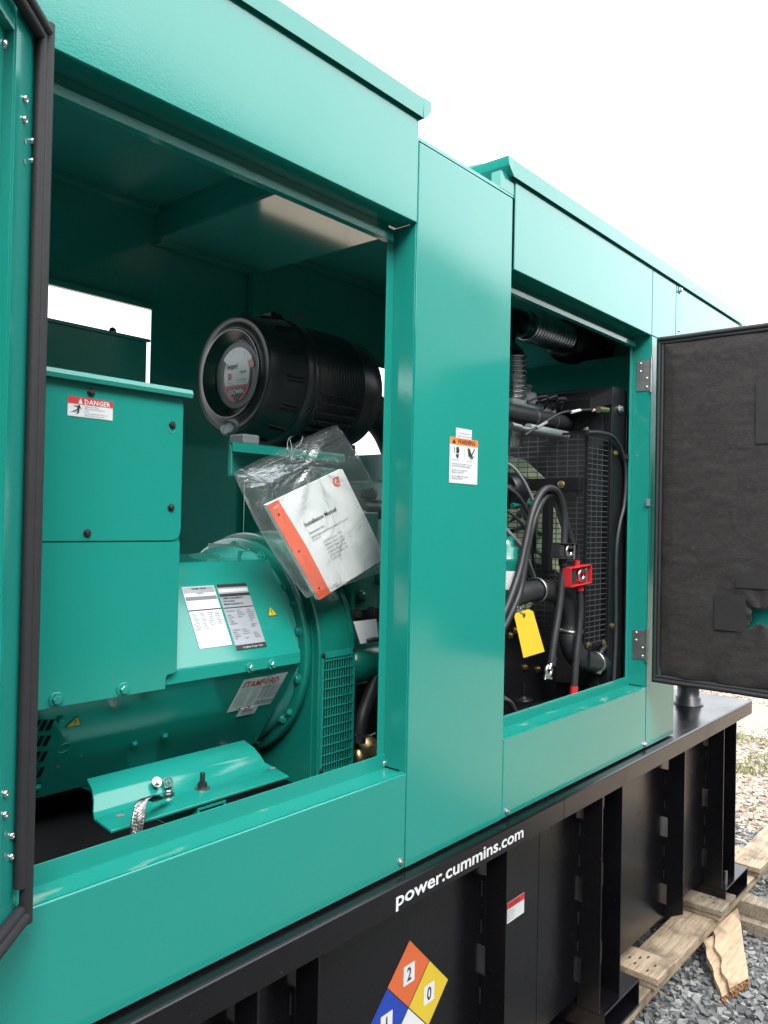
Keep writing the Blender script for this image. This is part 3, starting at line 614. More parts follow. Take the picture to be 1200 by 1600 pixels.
for zc, s in ((dz1-.010, -1), (dz0+.010, 1)):
    m = MB(); 
    for r, off, dx in ((.0085, 0, -.005), (.0075, .012*s, -.001)):
        m.tube([(xo-.003+dx, DY0-.012+(DY1-DY0+.02)*k/16, zc+off+random.uniform(-.0006, .0006)) for k in range(17)], r, 12)
    m.build('seal', 'rubber', rdo)
# foam cloth: puffy grid with a torn star hole
cen = at(1192, 962, 'x', xo); cy, cz = cen.y, cen.z
star = [(-.075, .012), (-.050, .018), (-.028, .035), (-.018, .062), (-.006, .030), (.020, .028), (.050, .032), (.028, .008), (.045, -.035), (.012, -.020), (-.008, -.022), (-.028, -.008), (-.052, -.045), (-.045, -.018)]
pt_ = [at(*q, 'x', xo) for q in ((1156, 933), (1168, 943), (1178, 951), (1200, 951), (1235, 940), (1250, 962), (1228, 985), (1205, 980), (1190, 973), (1166, 985), (1159, 990), (1172, 976), (1178, 966), (1176, 955))]
hole = [(p.y, p.z) for p in pt_]
def inside(y, z, P):
    c = False; j = len(P)-1
    for i in range(len(P)):
        if (P[i][1] > z) != (P[j][1] > z) and y < (P[j][0]-P[i][0])*(z-P[i][1])/(P[j][1]-P[i][1])+P[i][0]: c = not c
        j = i
    return c
ya, yb, za, zb = DY0-.026, DY1+.02, dz0+.022, dz1-.022; ny, nz_ = 150, 190
V = []; 
for j in range(nz_+1):
    for i in range(ny+1):
        y = ya+(yb-ya)*i/ny; z = za+(zb-za)*j/nz_
        e_ = min(i/ny, 1-i/ny, j/nz_*1.3, (1-j/nz_)*1.3); puff = .012*min(1, e_/.05)**.5
        d = math.hypot(y-cy, z-cz); fold = .004*math.exp(-d/.12)*math.sin(7*math.atan2(z-cz, y-cy)+1)*min(1, d/.04)
        dr = .006*math.exp(-(z-za)/.06)*math.sin((y*38)+(z-za)*30+2.5*mnoise.noise(Vector((y*9, z*9, 0))))
        nzv = .0035*mnoise.noise(Vector((y*7, z*7, 2)))+.0012*mnoise.noise(Vector((y*40, z*40, 5)))
        V.append((xo-.001-puff-fold-dr-nzv, y, z))
F = []
for j in range(nz_):
    for i in range(ny):
        y = ya+(yb-ya)*(i+.5)/ny; z = za+(zb-za)*(j+.5)/nz_
        if not inside(y, z, hole): k = j*(ny+1)+i; F.append((k, k+1, k+ny+2, k+ny+1))
fo = MB(); fo.add(V, F, 0, True); foo = fo.build('foam_lining', 'foam', rdo, label='black foam cloth lining torn open in a star')
sm = foo.modifiers.new('thickness', 'SOLIDIFY'); sm.thickness = .002
for (a, b) in (((1182, 598), (1260, 690)), ((1117, 927), (1165, 988)), ((1150, 893), (1260, 925))):
    p = at(*a, 'x', xo-.0155); q = at(*b, 'x', xo-.0155)
    m = MB(); m.box(xo-.0170, xo-.0158, q.y, p.y, q.z, p.z); m.build('tape_patch', 'tape', rdo)
print('ENCLOSURE DONE')
#PART2
# ================================================================== SKID
skid = thing('skid_base', 'black skid rails on the tank deck under the alternator and engine', 'skid', (1.6, .54, 0))
for y0, y1 in ((.20, .27), (.80, .87)):
    MB().box(1.03, 2.60, y0, y1, .112, .118).build('rail_flange', 'blackin', skid, bevel=.001)
    MB().box(.55, 2.60, y0+.032, y0+.038, .0, .1118).build('rail_web', 'blackin', skid)
MB().box(.45, 2.62, .075, .95, .001, .006).build('drip_tray', 'tray', skid)
inst('bolt_steel', 'bolt', skid, at(392, 1227, 'z', .119), (0, 0, 1), scale=1.5)

# ================================================================== ALTERNATOR
CY, CZ = .54, .43
alt = thing('alternator', 'teal alternator with a tall terminal box and sloping labelled cover behind the left doorway', 'alternator', (1.0, CY, .1))
S = [(.352, .655), (.238, .452), (.236, .428), (.388, .213), (.692, .213), (.844, .428), (.842, .452), (.728, .655)]
def octa(x, k=1.0): return [(x, CY+(a-CY)*k, CZ+(b-CZ)*k) for a, b in S]
m = MB(); m.prism(octa(.48), (.765, 0, 0)); m.build('stator_cover', 'green', alt, bevel=.006, seg=3)
# raised fold along the outermost edge and lapped front frame
m = MB(); m.prism([(.50, .2365, .4545), (.50, .2325, .4525), (.50, .2305, .427), (.50, .2345, .4255)], (.747, 0, 0)); m.build('cover_fold', 'green', alt, bevel=.001)
m = MB()
o_, i_ = octa(1.2455), octa(1.2455, .93)
for k in range(8):
    a, b, c, d = o_[k], o_[(k+1) % 8], i_[(k+1) % 8], i_[k]; m.add([a, b, (b[0]+.012, b[1], b[2]), (a[0]+.012, a[1], a[2])], [(0, 1, 2, 3)])
    m.add([(a[0]+.012, a[1], a[2]), (b[0]+.012, b[1], b[2]), (c[0]+.03, c[1], c[2]), (d[0]+.03, d[1], d[2])], [(0, 1, 2, 3)])
m.build('end_frame', 'green', alt)
m = MB(); m.lathe((1.21, CY, CZ), (1, 0, 0), [(0, .235), (.055, .235), (.065, .250), (.092, .250)], 96); m.build('end_ring', 'green_in_haze', alt)
m = MB(); m.lathe((1.304, CY, CZ), (1, 0, 0), [(0, .232), (0, .268), (.003, .272), (.018, .272), (.021, .267), (.021, .258), (.034, .258)], 128); m.build('flange', 'green_cast', alt)
for k in range(14):
    a = k*2*math.pi/14+.22; inst('bolt_green', 'bolt', alt, (1.3035, CY+.252*math.cos(a), CZ+.252*math.sin(a)), (-1, 0, 0), spin=k, scale=1.35)
# drum housing: half round over straight sides
N_ = 48; RD = .285
def dsh(x, r, zb=.115): return [(x, CY-r, zb)] + [(x, CY-r*math.cos(math.pi*k/N_), CZ+r*math.sin(math.pi*k/N_)) for k in range(N_+1)] + [(x, CY+r, zb)]
m = MB()
for xa, xb, ra, rb in ((1.335, 1.338, RD-.022, RD-.022), (1.338, 1.342, RD-.004, RD), (1.342, 1.452, RD, RD), (1.452, 1.455, RD, RD-.005)):
    A, B = dsh(xa, ra), dsh(xb, rb); n = len(A); m.add(A+B, [(i, i+1, n+i+1, n+i) for i in range(n-1)], 0, True)
m.s = [True]*len(m.s)
A, B = dsh(1.338, RD-.022), dsh(1.338, RD-.004); n = len(A); m.add(A+B, [(i, i+1, n+i+1, n+i) for i in range(n-1)])
m.face(dsh(1.3352, RD-.022)); m.face(dsh(1.4548, RD-.005))
m.build('drum_housing', 'green_cast', alt)
m = MB()
A, B = dsh(1.436, RD+.006, .42), dsh(1.452, RD+.006, .42); C_ = dsh(1.436, RD, .42); n = len(A)
m.add(A+B, [(i, i+1, n+i+1, n+i) for i in range(n-1)], 0, True); m.add(A+C_, [(i, i+1, n+i+1, n+i) for i in range(n-1)], 0, False); m.build('drum_rim', 'green_cast', alt)
# air outlet grille on the side of the drum
gx0, gx1, gz0, gz1, gy = 1.339, 1.453, .150, .438, CY-RD-.006
MB().box(gx0+.006, gx1-.006, CY-RD-.0012, CY-RD-.0004, gz0+.006, gz1-.02).build('outlet_dark_sheet', 'blackin', alt)  # black sheet on the drum side, painting the dark behind the bars
m = MB(); m.box(gx0, gx0+.006, gy-.002, gy+.005, gz0, gz1); m.box(gx1-.006, gx1, gy-.002, gy+.005, gz0, gz1); m.box(gx0+.0065, gx1-.0065, gy-.002, gy+.005, gz1-.014, gz1)
gfr = m.build('outlet_grille', 'green', alt)
m = MB()
for k in range(1, 12): x = gx0+.006+(gx1-gx0-.012)*k/12; m.box(x-.0011, x+.0011, gy-.001, gy+.001, gz0, gz1-.0145)
for k in range(0, 13): z = gz0+(gz1-gz0-.02)*k/12; m.box(gx0+.0065, gx1-.0065, gy-.003, gy-.0012, z-.0014, z+.0014)
m.build('grille_bars', 'green', gfr, kind='stuff')
for x, z in ((gx0+.003, gz1-.006), (gx1-.004, gz1-.004), (gx0+.003, gz0+.01)): inst('bolt_ink', 'bolt', gfr, (x, gy-.0022, z), (0, -1, 0), scale=.62)
# lifting plate seen above the cover
m = MB(); m.prism([(1.30, CY-.07, .60), (1.30, CY-.07, .675), (1.30, CY-.03, .685), (1.30, CY+.09, .685), (1.30, CY+.09, .60)], (-.010, 0, 0)); m.box(1.26, 1.29, CY-.073, CY-.068, .60, .672)
m.build('lifting_plate', 'green_cast', alt, bevel=.002)
inst('bolt_green', 'bolt', alt, (1.2895, CY-.01, .662), (-1, 0, 0), scale=1.5); inst('hole', 'bolt_hole', alt, (1.2895, CY-.045, .665), (-1, 0, 0), scale=1.3)
# bolts on the cover
n1 = Vector((0, -(.655-.452), (.238-.352)*-1)).normalized(); n1 = Vector((0, -.872, .490)); n2 = Vector((0, -.82, -.573))
P1, P2 = (1, .238, .452), (1, .236, .428)
for q in ((391, 1043), (425, 1038)): inst('bolt_green', 'bolt', alt, at(*q, 'y', .2300), (0, -1, 0), spin=.4, scale=1.25)
for q in ((458, 943), (452, 1113)): inst('bolt_green', 'bolt', alt, at(*q, 'x', 1.3035), (-1, 0, 0), spin=.2, scale=1.0)
for q in ((94, 1124), (58, 1229), (257, 1149), (210, 1161)): inst('bolt_green', 'bolt', alt, atp(*q, P2, n2)+n2*.0008, n2, scale=.8)
for q in ((106, 1152), (127, 1180), (90, 1197)): inst('hole', 'bolt_hole', alt, atp(*q, P2, n2)+n2*.0008, n2, scale=.8)
q = atp(100, 1168, P2, n2)+n2*.0006; m = MB(); m.lathe(q, n2, [(0, .0125), (.0008, .0125), (.0008, .0115), (0, .0115)], 28, cap=False); m.build('knockout', 'green_in_haze', alt)
# slotted vent low on the left, each slot a thin black box painting its dark recess
a, u, w = Vector(n2), Vector((1, 0, 0)), Vector(n2).cross(Vector((1, 0, 0)))
for r_ in range(5):
    for c_ in range(5):
        q = atp(78-r_*5-c_*10.5, 1133+r_*24.5+c_*.5, P2, n2); d1 = (atp(73-r_*5-c_*10.5, 1143+r_*24, P2, n2)-atp(82-r_*5-c_*10.5, 1124+r_*24, P2, n2))
        m = MB(); m.obox(q-d1*.46-u*.0042+a*.0004, u*.0078, d1*.86, a*.0006); m.build('vent_slot', 'tray', alt)
# printed plates
uxa = Vector((1, 0, 0)); dn1 = Vector((0, -.114, -.203)).normalized()
def onp(px_, py_): return atp(px_, py_, P1, n1)
def plate(name, c0, c1, c2, parts, label, mk=None):
    o = onp(*c0); ux = onp(*c1)-o; uy = onp(*c2)-o; uy = uy-uxa*uy.dot(uxa); W_, H_ = ux.dot(uxa), uy.dot(dn1)
    return sign(alt, name, o+n1*.001, uxa, dn1, W_, H_, [tuple([p[0]]+[v*W_ if i in (0, 2) and p[0] == 'r' else (v*H_ if i in (1, 3) and p[0] == 'r' else v) for i, v in enumerate(p[1:])]) if p[0] == 'r' else p for p in parts(W_, H_)], label)
def plateA(W_, H_):
    P = [('r', .02, .01, .96, .10, 'silver'), ('r', .02, .17, .96, .06, 'greyink'), ('r', 0, .385, 1, .018, 'ink')]
    P += [('t', W_*.5, H_*.055, H_*.042, 'FRAME  SERIES', 'ink', .01, 'CENTER'), ('t', W_*.5, H_*.14, H_*.038, 'STATIC', 'ink', .01, 'CENTER')]
    rr = random.Random(3)
    for i in range(9):
        for j in range(4 if i < 7 else 2):
            P.append(('t', W_*(.06+.23*j), H_*(.46+.032*i), H_*.030, ''.join(rr.choice('RATINGKWHzVO') for _ in range(5)), 'ink', .0))
    return P
def plateB(W_, H_):
    P = [('r', 0, 0, 1, 1, 'silver'), ('r', .0, .0, 1, .05, 'ink'), ('r', .02, .075, .96, .05, 'label'), ('r', .0, .15, 1, .045, 'ink'), ('r', 0, .36, 1, .015, 'ink'), ('r', 0, .93, 1, .07, 'ink')]
    rr = random.Random(8)
    for i, t in enumerate(('CUMMINS POWER GENERATION', '1400 73rd AVE N.E.', 'MINNEAPOLIS, MN 55432 U.S.A.')): P.append(('t', W_*.05, H_*(.235+.045*i), H_*.040, t, 'ink', .015, 'LEFT', .62))
    for i in range(14):
        for j in (0, 1, 2):
            if rr.random() < .75: P.append(('t', W_*(.05+.33*j), H_*(.43+.032*i), H_*.028, ''.join(rr.choice('RATINGKWHzVO0123') for _ in range(rr.choice((4, 7)))), 'ink', .0))
    P.append(('t', W_*.2, H_*.985, H_*.04, 'Certified  Power  Unit', 'label', .0)); return P
def fixed(name, c0, c1, c2, fn, label):
    # same layout but with the true slanted outline of a plate fixed square to the cover
    o = onp(*c0); W_ = (onp(*c1)-o).dot(uxa); H_ = (onp(*c2)-o).dot(dn1)
    parts = []
    for p in fn(W_, H_):
        parts.append(('r', p[1]*W_, p[2]*H_, p[3]*W_, p[4]*H_, p[5]) if p[0] == 'r' else p)
    return sign(alt, name, o+n1*.0008, uxa, dn1, W_, H_, parts, label)
fixed('rating_plate', (283, 918), (333, 914), (313, 1014), plateA, 'white rating plate mostly blank in its lower half')
fixed('rating_plate', (337, 914), (383, 909), (374, 1016), plateB, 'silver rating plate densely printed with a black foot')
def tri(parent, c, ux, uy, n, s, name='warning_sticker'):
    m = MB(); c = Vector(c)
    def T(k, mi, h): m.add([c+ux*(-s*.5*k)+uy*(-s*.36*k)+n*h, c+ux*(s*.5*k)+uy*(-s*.36*k)+n*h, c+uy*(s*.52*k)+n*h], [(0, 1, 2)], mi)
    T(1, 0, .0006); T(.82, 1, .0009)
    m.add([c+ux*a_+uy*b_+n*.0012 for a_, b_ in ((-s*.025, -s*.10), (s*.025, -s*.10), (s*.045, s*.20), (-s*.045, s*.20))], [(0, 1, 2, 3)], 0)
    m.add([c+ux*a_+uy*b_+n*.0012 for a_, b_ in ((-s*.035, -s*.20), (s*.035, -s*.20), (s*.035, -s*.13), (-s*.035, -s*.13))], [(0, 1, 2, 3)], 0)
    return m.build(name, ['ink', 'yellow'], parent, label='small yellow warning triangle')
tri(alt, onp(424, 956), uxa, -dn1, n1, .030)
dn2 = Vector((0, .152, -.215)).normalized()
def onq(x, y): return atp(x, y, P2, n2)
tri(alt, onq(117, 1128), uxa, -dn2, n2, .033)
o = onq(381, 1062); W_ = (onq(451, 1047)-o).dot(uxa); H_ = (onq(355, 1113)-o).dot(dn2)
P = [('t', W_*.04, H_*.26, H_*.26, 'STAMFORD', 'red', .02, 'LEFT', .80), ('t', W_*.06, H_*.36, H_*.065, 'ALTERNATOR SERIAL NUMBER', 'greyink', .0)]
rr = random.Random(5)
for i in range(7):
    P.append(('t', W_*.04, H_*(.44+.065*i), H_*.058, ''.join(rr.choice('AVRKWHzPH 01') for _ in range(9)), 'greyink', .0)); P.append(('t', W_*.36, H_*(.44+.065*i), H_*.058, ''.join(rr.choice('VOLTSAMP 01') for _ in range(5)), 'greyink', .0))
for i in range(9): P.append(('r', W_*.56, H_*(.33+.045*i), W_*.4, H_*.008, 'ink'))
for i in range(4): P.append(('r', W_*(.56+.13*i), H_*.33, W_*.008, H_*.365, 'ink'))
for i in range(34): P.append(('r', W_*(.56+.0118*i), H_*.76, W_*(.004+.004*(i*7 % 3 == 0)), H_*.13, 'ink'))
P += [('t', W_*.12, H_*.93, H_*.14, 'UL  CE', 'ink', .03)]
mk = sign(alt, 'rating_plate', o+n2*.0008, uxa, dn2, W_, H_, P, 'grey maker plate lettered STAMFORD in red')
sign(alt, 'sticker', onq(375, 1107)+n2*.001, uxa, dn2, W_*.42, H_*.26, [('r', W_*.06, H_*.10, W_*.28, H_*.03, 'red'), ('t', W_*.08, H_*.08, H_*.06, 'MADE IN', 'greyink', .0), ('t', W_*.08, H_*.20, H_*.05, 'PART NUMBER', 'greyink', .0)], 'tiny sticker under the maker plate')
# terminal box
TY = .22; TX = .915
tb = MB(); tb.box(.46, TX, TY+.003, .56, .47, .990); tbo = tb.build('terminal_box', 'green', alt, bevel=.002)
zs = .705; xr = TX
m = MB(); c_ = [(.461, TY-.0005, zs+.0015)] + [(xr-.020+.020*math.sin(a), TY-.0005, zs+.0215-.020*math.cos(a)) for a in [0, .39, .79, 1.18, 1.57]] + [(xr-.020+.020*math.cos(a), TY-.0005, .966+.018*math.sin(a)) for a in [0, .39, .79, 1.18, 1.57]] + [(.461, TY-.0005, .984)]
m.prism(c_, (0, .003, 0)); m.build('upper_cover', 'green', tbo, bevel=.001)
bl = at(258, 1076, 'y', TY); nr = at(272, 1050, 'y', TY)
m = MB(); m.prism([(.461, TY-.0002, zs-.0015), (xr-.001, TY-.0002, zs-.0015), (xr-.001, TY-.0002, nr.z+.004), (xr-.008, TY-.0002, nr.z-.002), (bl.x+.004, TY-.0002, nr.z-.003), (bl.x, TY-.0002, nr.z-.010), (bl.x, TY-.0002, bl.z), (.461, TY-.0002, bl.z)][::-1], (0, .003, 0)); m.build('lower_cover', 'green', tbo, bevel=.001)
m = MB(); m.prism([(.46, TY-.014, .982), (.46, TY-.016, .990), (.46, TY-.012, .9985), (.46, .57, .9985), (.46, .57, .991), (.46, TY-.009, .991), (.46, TY-.009, .982)], (TX+.012-.46, 0, 0)); m.build('top_cap', 'green', tbo, bevel=.001)
for q in ((142, 613), (269, 664), (267, 793), (136, 833)): inst('bolt_ink', 'bolt', tbo, at(*q, 'y', TY-.0008), (0, -1, 0), spin=random.random(), scale=.78)
for q in ((87, 1093), (192, 1077)): inst('bolt_green', 'bolt', tbo, at(*q, 'y', TY-.0006), (0, -1, 0), spin=.3, scale=1.35)
q = at(269, 671, 'y', TY-.0007); m = MB(); m.lathe(q, (0, -1, 0), [(0, .0072), (.0005, .0072), (.0005, .0060), (0, .0060)], 20, cap=False); m.build('keyhole', 'green_in_haze', tbo)
q = at(106, 618, 'y', TY-.001); q2 = at(176.5, 626, 'y', TY-.001); q3 = at(106, 649, 'y', TY-.001); w_, h_ = q2.x-q.x, q.z-q3.z
P = [('r', 0, 0, w_, h_*.36, 'red'), ('p', [(w_*.22, h_*.33), (w_*.27, h_*.05), (w_*.32, h_*.33)], 'label'), ('t', w_*.35, h_*.33, h_*.36, 'DANGER', 'label', .02, 'LEFT', 1.0)]
for i, t in enumerate(('Hazardous voltage.', 'Will cause severe injury or', 'death.', 'Do not operate generator set', 'without this cover in place.')): P.append(('t', w_*.36, h_*(.47+.115*i), h_*.105, t, 'ink', .0))
P += [('p', [(w_*.22, h_*.40), (w_*.25, h_*.38), (w_*.27, h_*.50), (w_*.25, h_*.62), (w_*.20, h_*.60)], 'ink'), ('p', [(w_*.21, h_*.60), (w_*.25, h_*.60), (w_*.16, h_*.76), (w_*.07, h_*.78), (w_*.15, h_*.70)], 'ink'),
      ('p', [(w_*.22, h_*.62), (w_*.25, h_*.62), (w_*.24, h_*.80), (w_*.18, h_*.90), (w_*.20, h_*.76)], 'ink'), ('p', [(w_*.14, h_*.44), (w_*.24, h_*.48), (w_*.24, h_*.52), (w_*.13, h_*.48)], 'ink'), ('p', [(w_*.25, h_*.48), (w_*.32, h_*.64), (w_*.24, h_*.53)], 'ink')]
sign(tbo, 'warning_label', (q.x, TY-.001, q.z), (1, 0, 0), (0, 0, -1), w_, h_, P, 'white label headed DANGER in red')
# foot plate with flared ends
zf = .205
prf = [(.300, .258), (.272, .246), (.256, .232), (.246, .216), (.232, .207), (.168, .2035)]
m = MB(); xsL = [.777, .772, .766, .760, .755, .751]; xsR = [1.085, 1.092, 1.105, 1.125, 1.145, 1.165]
A = [(a, y, z) for a, (y, z) in zip(xsL, prf)]; B = [(a, y, z) for a, (y, z) in zip([1.150, 1.156, 1.160, 1.166, 1.178, 1.166], prf)]
n = len(prf); m.add(A+B, [(i, i+1, n+i+1, n+i) for i in range(n-1)], 0, True)
ft = m.build('mounting_foot', 'green', alt); sm = ft.modifiers.new('thickness', 'SOLIDIFY'); sm.thickness = .006; sm.offset = 0; b = ft.modifiers.new('bevel', 'BEVEL'); b.width = .0015; b.segments = 2
inst('hole', 'bolt_hole', ft, at(188, 1274, 'z', .2092), (0, 0, 1), scale=2.2); inst('hole', 'bolt_hole', ft, at(425, 1200, 'z', .2092), (0, 0, 1), scale=2.2)
inst('bolt_steel', 'bolt', ft, at(245, 1222, 'y', .246), (0, -.85, .5), scale=1.1)
q = at(263, 1222, 'y', .246); m = MB(); uu = Vector((1, 0, 0)); vv_ = Vector((0, .5, .85)); m.obox(q-uu*.011-vv_*.010, uu*.022, vv_*.020, Vector((0, -.0005, 0)), 0); m.lathe(q+Vector((0, -.001, 0)), (0, -.85, .5), [(0, .0085), (.0003, .0085), (.0003, .0076), (0, .0076)], 24, 1, cap=False)
for k, l in enumerate((.009, .006, .003)): m.obox(q-uu*l/2-vv_*(.001+.0022*k)+Vector((0, -.0018, 0)), uu*l, vv_*.0008, Vector((0, -.0002, 0)), 1)
m.obox(q-uu*.0004+Vector((0, -.0018, 0)), uu*.0008, vv_*.006, Vector((0, -.0002, 0)), 1)
m.build('earth_sticker', ['green_cast', 'ink'], ft)
q = at(316, 1232, 'z', .2095); m = MB(); m.lathe(q, (0, 0, 1), [(0, .016), (.002, .016)], 20, 1); m.lathe(q+Vector((0, 0, .002)), (0, 0, 1), [(0, .0095), (.010, .0095)], 6, 0); m.lathe(q+Vector((0, 0, .012)), (0, 0, 1), [(0, .0052), (.018, .0052), (.020, .004)], 14, 0)
m.build('mounting_stud', ['plastic', 'zinc'], ft)
q = at(263, 1244, 'z', .2095); m = MB(); m.lathe(q, (0, 0, 1), [(0, .012), (.002, .012)], 20, 0); inst('bolt_steel', 'bolt', ft, q+Vector((0, 0, .004)), (0, 0, 1), scale=1.2); m.build('washer', 'steel', ft)
# square rail end under the foot
x0, x1, y0, z0, z1, t = .935, 1.003, .172, .135, .196, .006
m = MB(); m.box(x0, x1, y0, .86, z1-t, z1); m.box(x0, x1, y0, .86, z0, z0+t); m.box(x0, x0+t, y0, .86, z0+t, z1-t); m.box(x1-t, x1, y0, .86, z0+t, z1-t); m.build('cross_tube', 'green', alt, bevel=.001)
m = MB(); m.lathe((.969, .19, .15), (0, 0, 1), [(0, .026), (.03, .022)], 20); m.build('rubber_mount', 'rubber', alt)
# braided earth strap
st = MB(); pth = catmull([at(262, 1243, 'y', .195), at(248, 1249, 'y', .175), at(235, 1245, 'y', .155), at(222, 1252, 'y', .14), at(216, 1275, 'y', .13), at(212, 1305, 'y', .13), at(208, 1345, 'y', .14)], 8)
wv = Vector((1, -.25, .12)).normalized()
st.add([p_+wv*w_+Vector((0, .001, 0)) for p_ in pth for w_ in (-.011, .011)], [(2*i, 2*i+1, 2*i+3, 2*i+2) for i in range(len(pth)-1)], 1)
L_ = [0.0]
for a_, b_ in zip(pth, pth[1:]): L_.append(L_[-1]+(b_-a_).length)
for sgn in (1, -1):
    for k in range(5):
        for d_ in (-.0022, .0022):
            p = []
            for i in range((len(pth)-1)*3+1):
                c = pth[i//3].lerp(pth[min(i//3+1, len(pth)-1)], (i % 3)/3); t_ = L_[i//3]+(L_[min(i//3+1, len(pth)-1)]-L_[i//3])*(i % 3)/3+d_
                ph = (t_/.030+k/5)*sgn; tri_ = 2*abs(2*(ph-math.floor(ph+.5)))-1
                p.append(c+wv*(.0115*tri_)+Vector((0, -.0012-.0010*math.sin(ph*2*math.pi*5/2+(sgn > 0)*math.pi), 0)))
            st.tube(p, .0014, 6)
st.build('braided_earth_strap', ['steel', 'blackin'], alt)
# control box standing behind the terminal box
yb_ = .60; q = at(230, 530, 'y', yb_)
m = MB(); m.box(.50, q.x, yb_, .82, .42, q.z-.008); m.box(.49, q.x+.006, yb_-.006, .826, q.z-.0078, q.z)
cb_ = thing('control_box', 'dark green steel control box rising behind the terminal box', 'control box', (.8, .7, .42))
m.v = m.v; m.build('box_body', 'green_in_haze', cb_, bevel=.002)
m = MB(); q = at(176, 516, 'y', yb_+.01); m.lathe((q.x, yb_+.01, q.z-.004), (0, 0, 1), [(0, .009), (.008, .007), (.011, .002)], 14); m.build('vent_plug', 'plastic', cb_)
# panel under it reaching down between the engine and the rear wall
q0 = at(213, 590, 'y', .62)

# ================================================================== ENGINE
eng = thing('diesel_engine', 'teal diesel engine block between the alternator and the radiator', 'engine', (1.9, .54, .1))
EN = 'green_cast'
m = MB(); m.box(1.475, 2.24, .36, .72, .30, .675); m.build('engine_block', EN, eng, bevel=.012, seg=3)
m = MB(); m.box(1.80, 2.20, .38, .70, .678, .872); m.build('cylinder_head', EN, eng, bevel=.006)
m = MB(); m.prism([(1.82, .40, .875), (1.82, .415, .930), (1.82, .45, .955), (1.82, .62, .955), (1.82, .66, .930), (1.82, .675, .875)], (.38, 0, 0)); m.build('valve_cover', EN, eng, bevel=.01, seg=3)
for k in range(3):
    MB().box(1.85+.11*k, 1.88+.11*k, .405, .665, .915, .9575).build('cover_rib', EN, eng, bevel=.004)
for x in (1.90, 2.01, 2.12): inst('bolt_ink', 'bolt', eng, (x, .46, .956), (0, 0, 1), scale=1.2)
MB().box(1.462, 1.474, .27, .80, .25, .66).build('flywheel_plate', EN, eng, bevel=.002)
m = MB(); m.box(1.48, 1.60, .305, .36, .52, .78); m.build('flywheel_housing', EN, eng, bevel=.008)
for q in ((555, 900), (583, 905), (566, 925), (590, 880)): inst('hole', 'bolt_hole', eng, at(*q, 'y', .3045), (0, -1, 0), scale=2.0)
q = at(590, 903, 'y', .305); m = MB(); m.lathe(q+Vector((.012, 0, 0)), (0, -1, 0), [(0, .022), (.012, .022), (.015, .014), (.015, .010), (.004, .010)], 28); m.build('core_plug', EN, eng)
q = at(563, 932, 'y', .30); m = MB(); m.lathe(q, (0, -1, 0), [(0, .016), (.012, .014), (.016, .006)], 24); m.build('core_plug', EN, eng)
# dark bracket with two socket bolts and the paper tag below
a = at(549, 951, 'y', .26); b = at(594, 972, 'y', .26)
m = MB(); m.box(a.x, b.x+.03, .26, .268, b.z, a.z-.006); m.build('bracket', 'blackin', eng, bevel=.001)
for q in ((556, 960), (578, 957)): inst('bolt_ink', 'bolt', eng, at(*q, 'y', .2598), (0, -1, 0), scale=1.7)
a = [at(*q, 'y', .245) for q in ((552, 971), (588, 967), (592, 1001), (563, 1006))]
m = MB(); m.face(a); m.build('paper_tag', 'paper', eng)
m = MB(); m.tube(catmull([at(*q, 'y', .24) for q in ((575, 1002), (585, 999), (600, 1000))]), .006, 10); m.build('cable_tie', 'plastic', eng)
# starter motor, hoses and pipes seen through the doorway gap
m = MB(); q = at(560, 1035, 'y', .30); m.lathe((1.47, .30, q.z), (1, 0, 0), [(0, .030), (.02, .050), (.20, .050), (.22, .035)], 32); m.build('starter_motor', EN, eng)
m = MB(); m.tube(catmull([at(596, 1035, 'y', .27), at(580, 1080, 'y', .27), at(566, 1120, 'y', .26), at(561, 1160, 'y', .26)]), .017, 14); m.build('breather_hose', 'hose', eng)
m = MB(); m.tube(catmull([at(556, 1148, 'y', .2), at(572, 1151, 'y', .2), at(586, 1146, 'y', .2)]), .0022, 8); m.build('sense_line', 'steel', eng)
q = at(572, 1178, 'y', .28); m = MB(); m.lathe(q, (0, -.8, .4), [(0, .05), (.012, .048), (.022, .036), (.026, .015)], 32); m.build('oil_drain_cap', 'gold', eng)
m = MB(); q = at(578, 790, 'y', .33); m.lathe((q.x-.04, .33, q.z-.01), (1, 0, 0), [(0, .026), (.5, .026)], 24); m.lathe((q.x-.05, .33, q.z+.03), (1, 0, 0), [(0, .012), (.05, .014), (.052, .018), (.06, .018)], 16); m.build('fuel_pipe', 'blackin', eng)
for zz, yy, rr_ in ((.74, .33, .010), (.70, .34, .007), (.62, .33, .012)):
    m = MB(); m.tube(catmull([(1.66, yy, zz), (1.74, yy-.02, zz+.01), (1.9, yy, zz-.03), (2.1, yy, zz)]), rr_, 10); m.build('fuel_pipe', 'steel' if rr_ < .009 else 'blackin', eng)
for x in (1.62, 1.74, 1.86, 1.98): 
    m = MB(); m.lathe((x, .345, .60), (0, 0, 1), [(0, .018), (.05, .018), (.055, .012), (.09, .011)], 16); m.build('injection_pump', EN, eng)
m = MB(); m.box(1.50, 2.20, .38, .70, .13, .298); m.build('oil_pan', 'blackin', eng, bevel=.01)
m = MB(); q = at(797, 880, 'y', .14); q = q-Vector((.022, 0, 0)); m.lathe((q.x, .14, .535), (0, 0, 1), [(0, .020), (.01, .036), (.11, .038), (.122, .038), (.124, .034), (.15, .034), (.152, .022), (.18, .022)], 36)
of = m.build('oil_filter', EN, eng)
a0 = -2.6; m = MB(); pr = []
for k in range(15): aa = -2.95+1.7*k/14; pr.append((math.cos(aa), math.sin(aa)))
m.add([(q.x+.0386*c, .14+.0386*s_, z) for z in (.565, .618) for c, s_ in pr], [(i, i+1, 15+i+1, 15+i) for i in range(14)]); m.build('filter_label', 'label', of)
for (a_, b_, rr_) in (((795, 640), (802, 668), .012), ((800, 672), (803, 676), .008)): pass
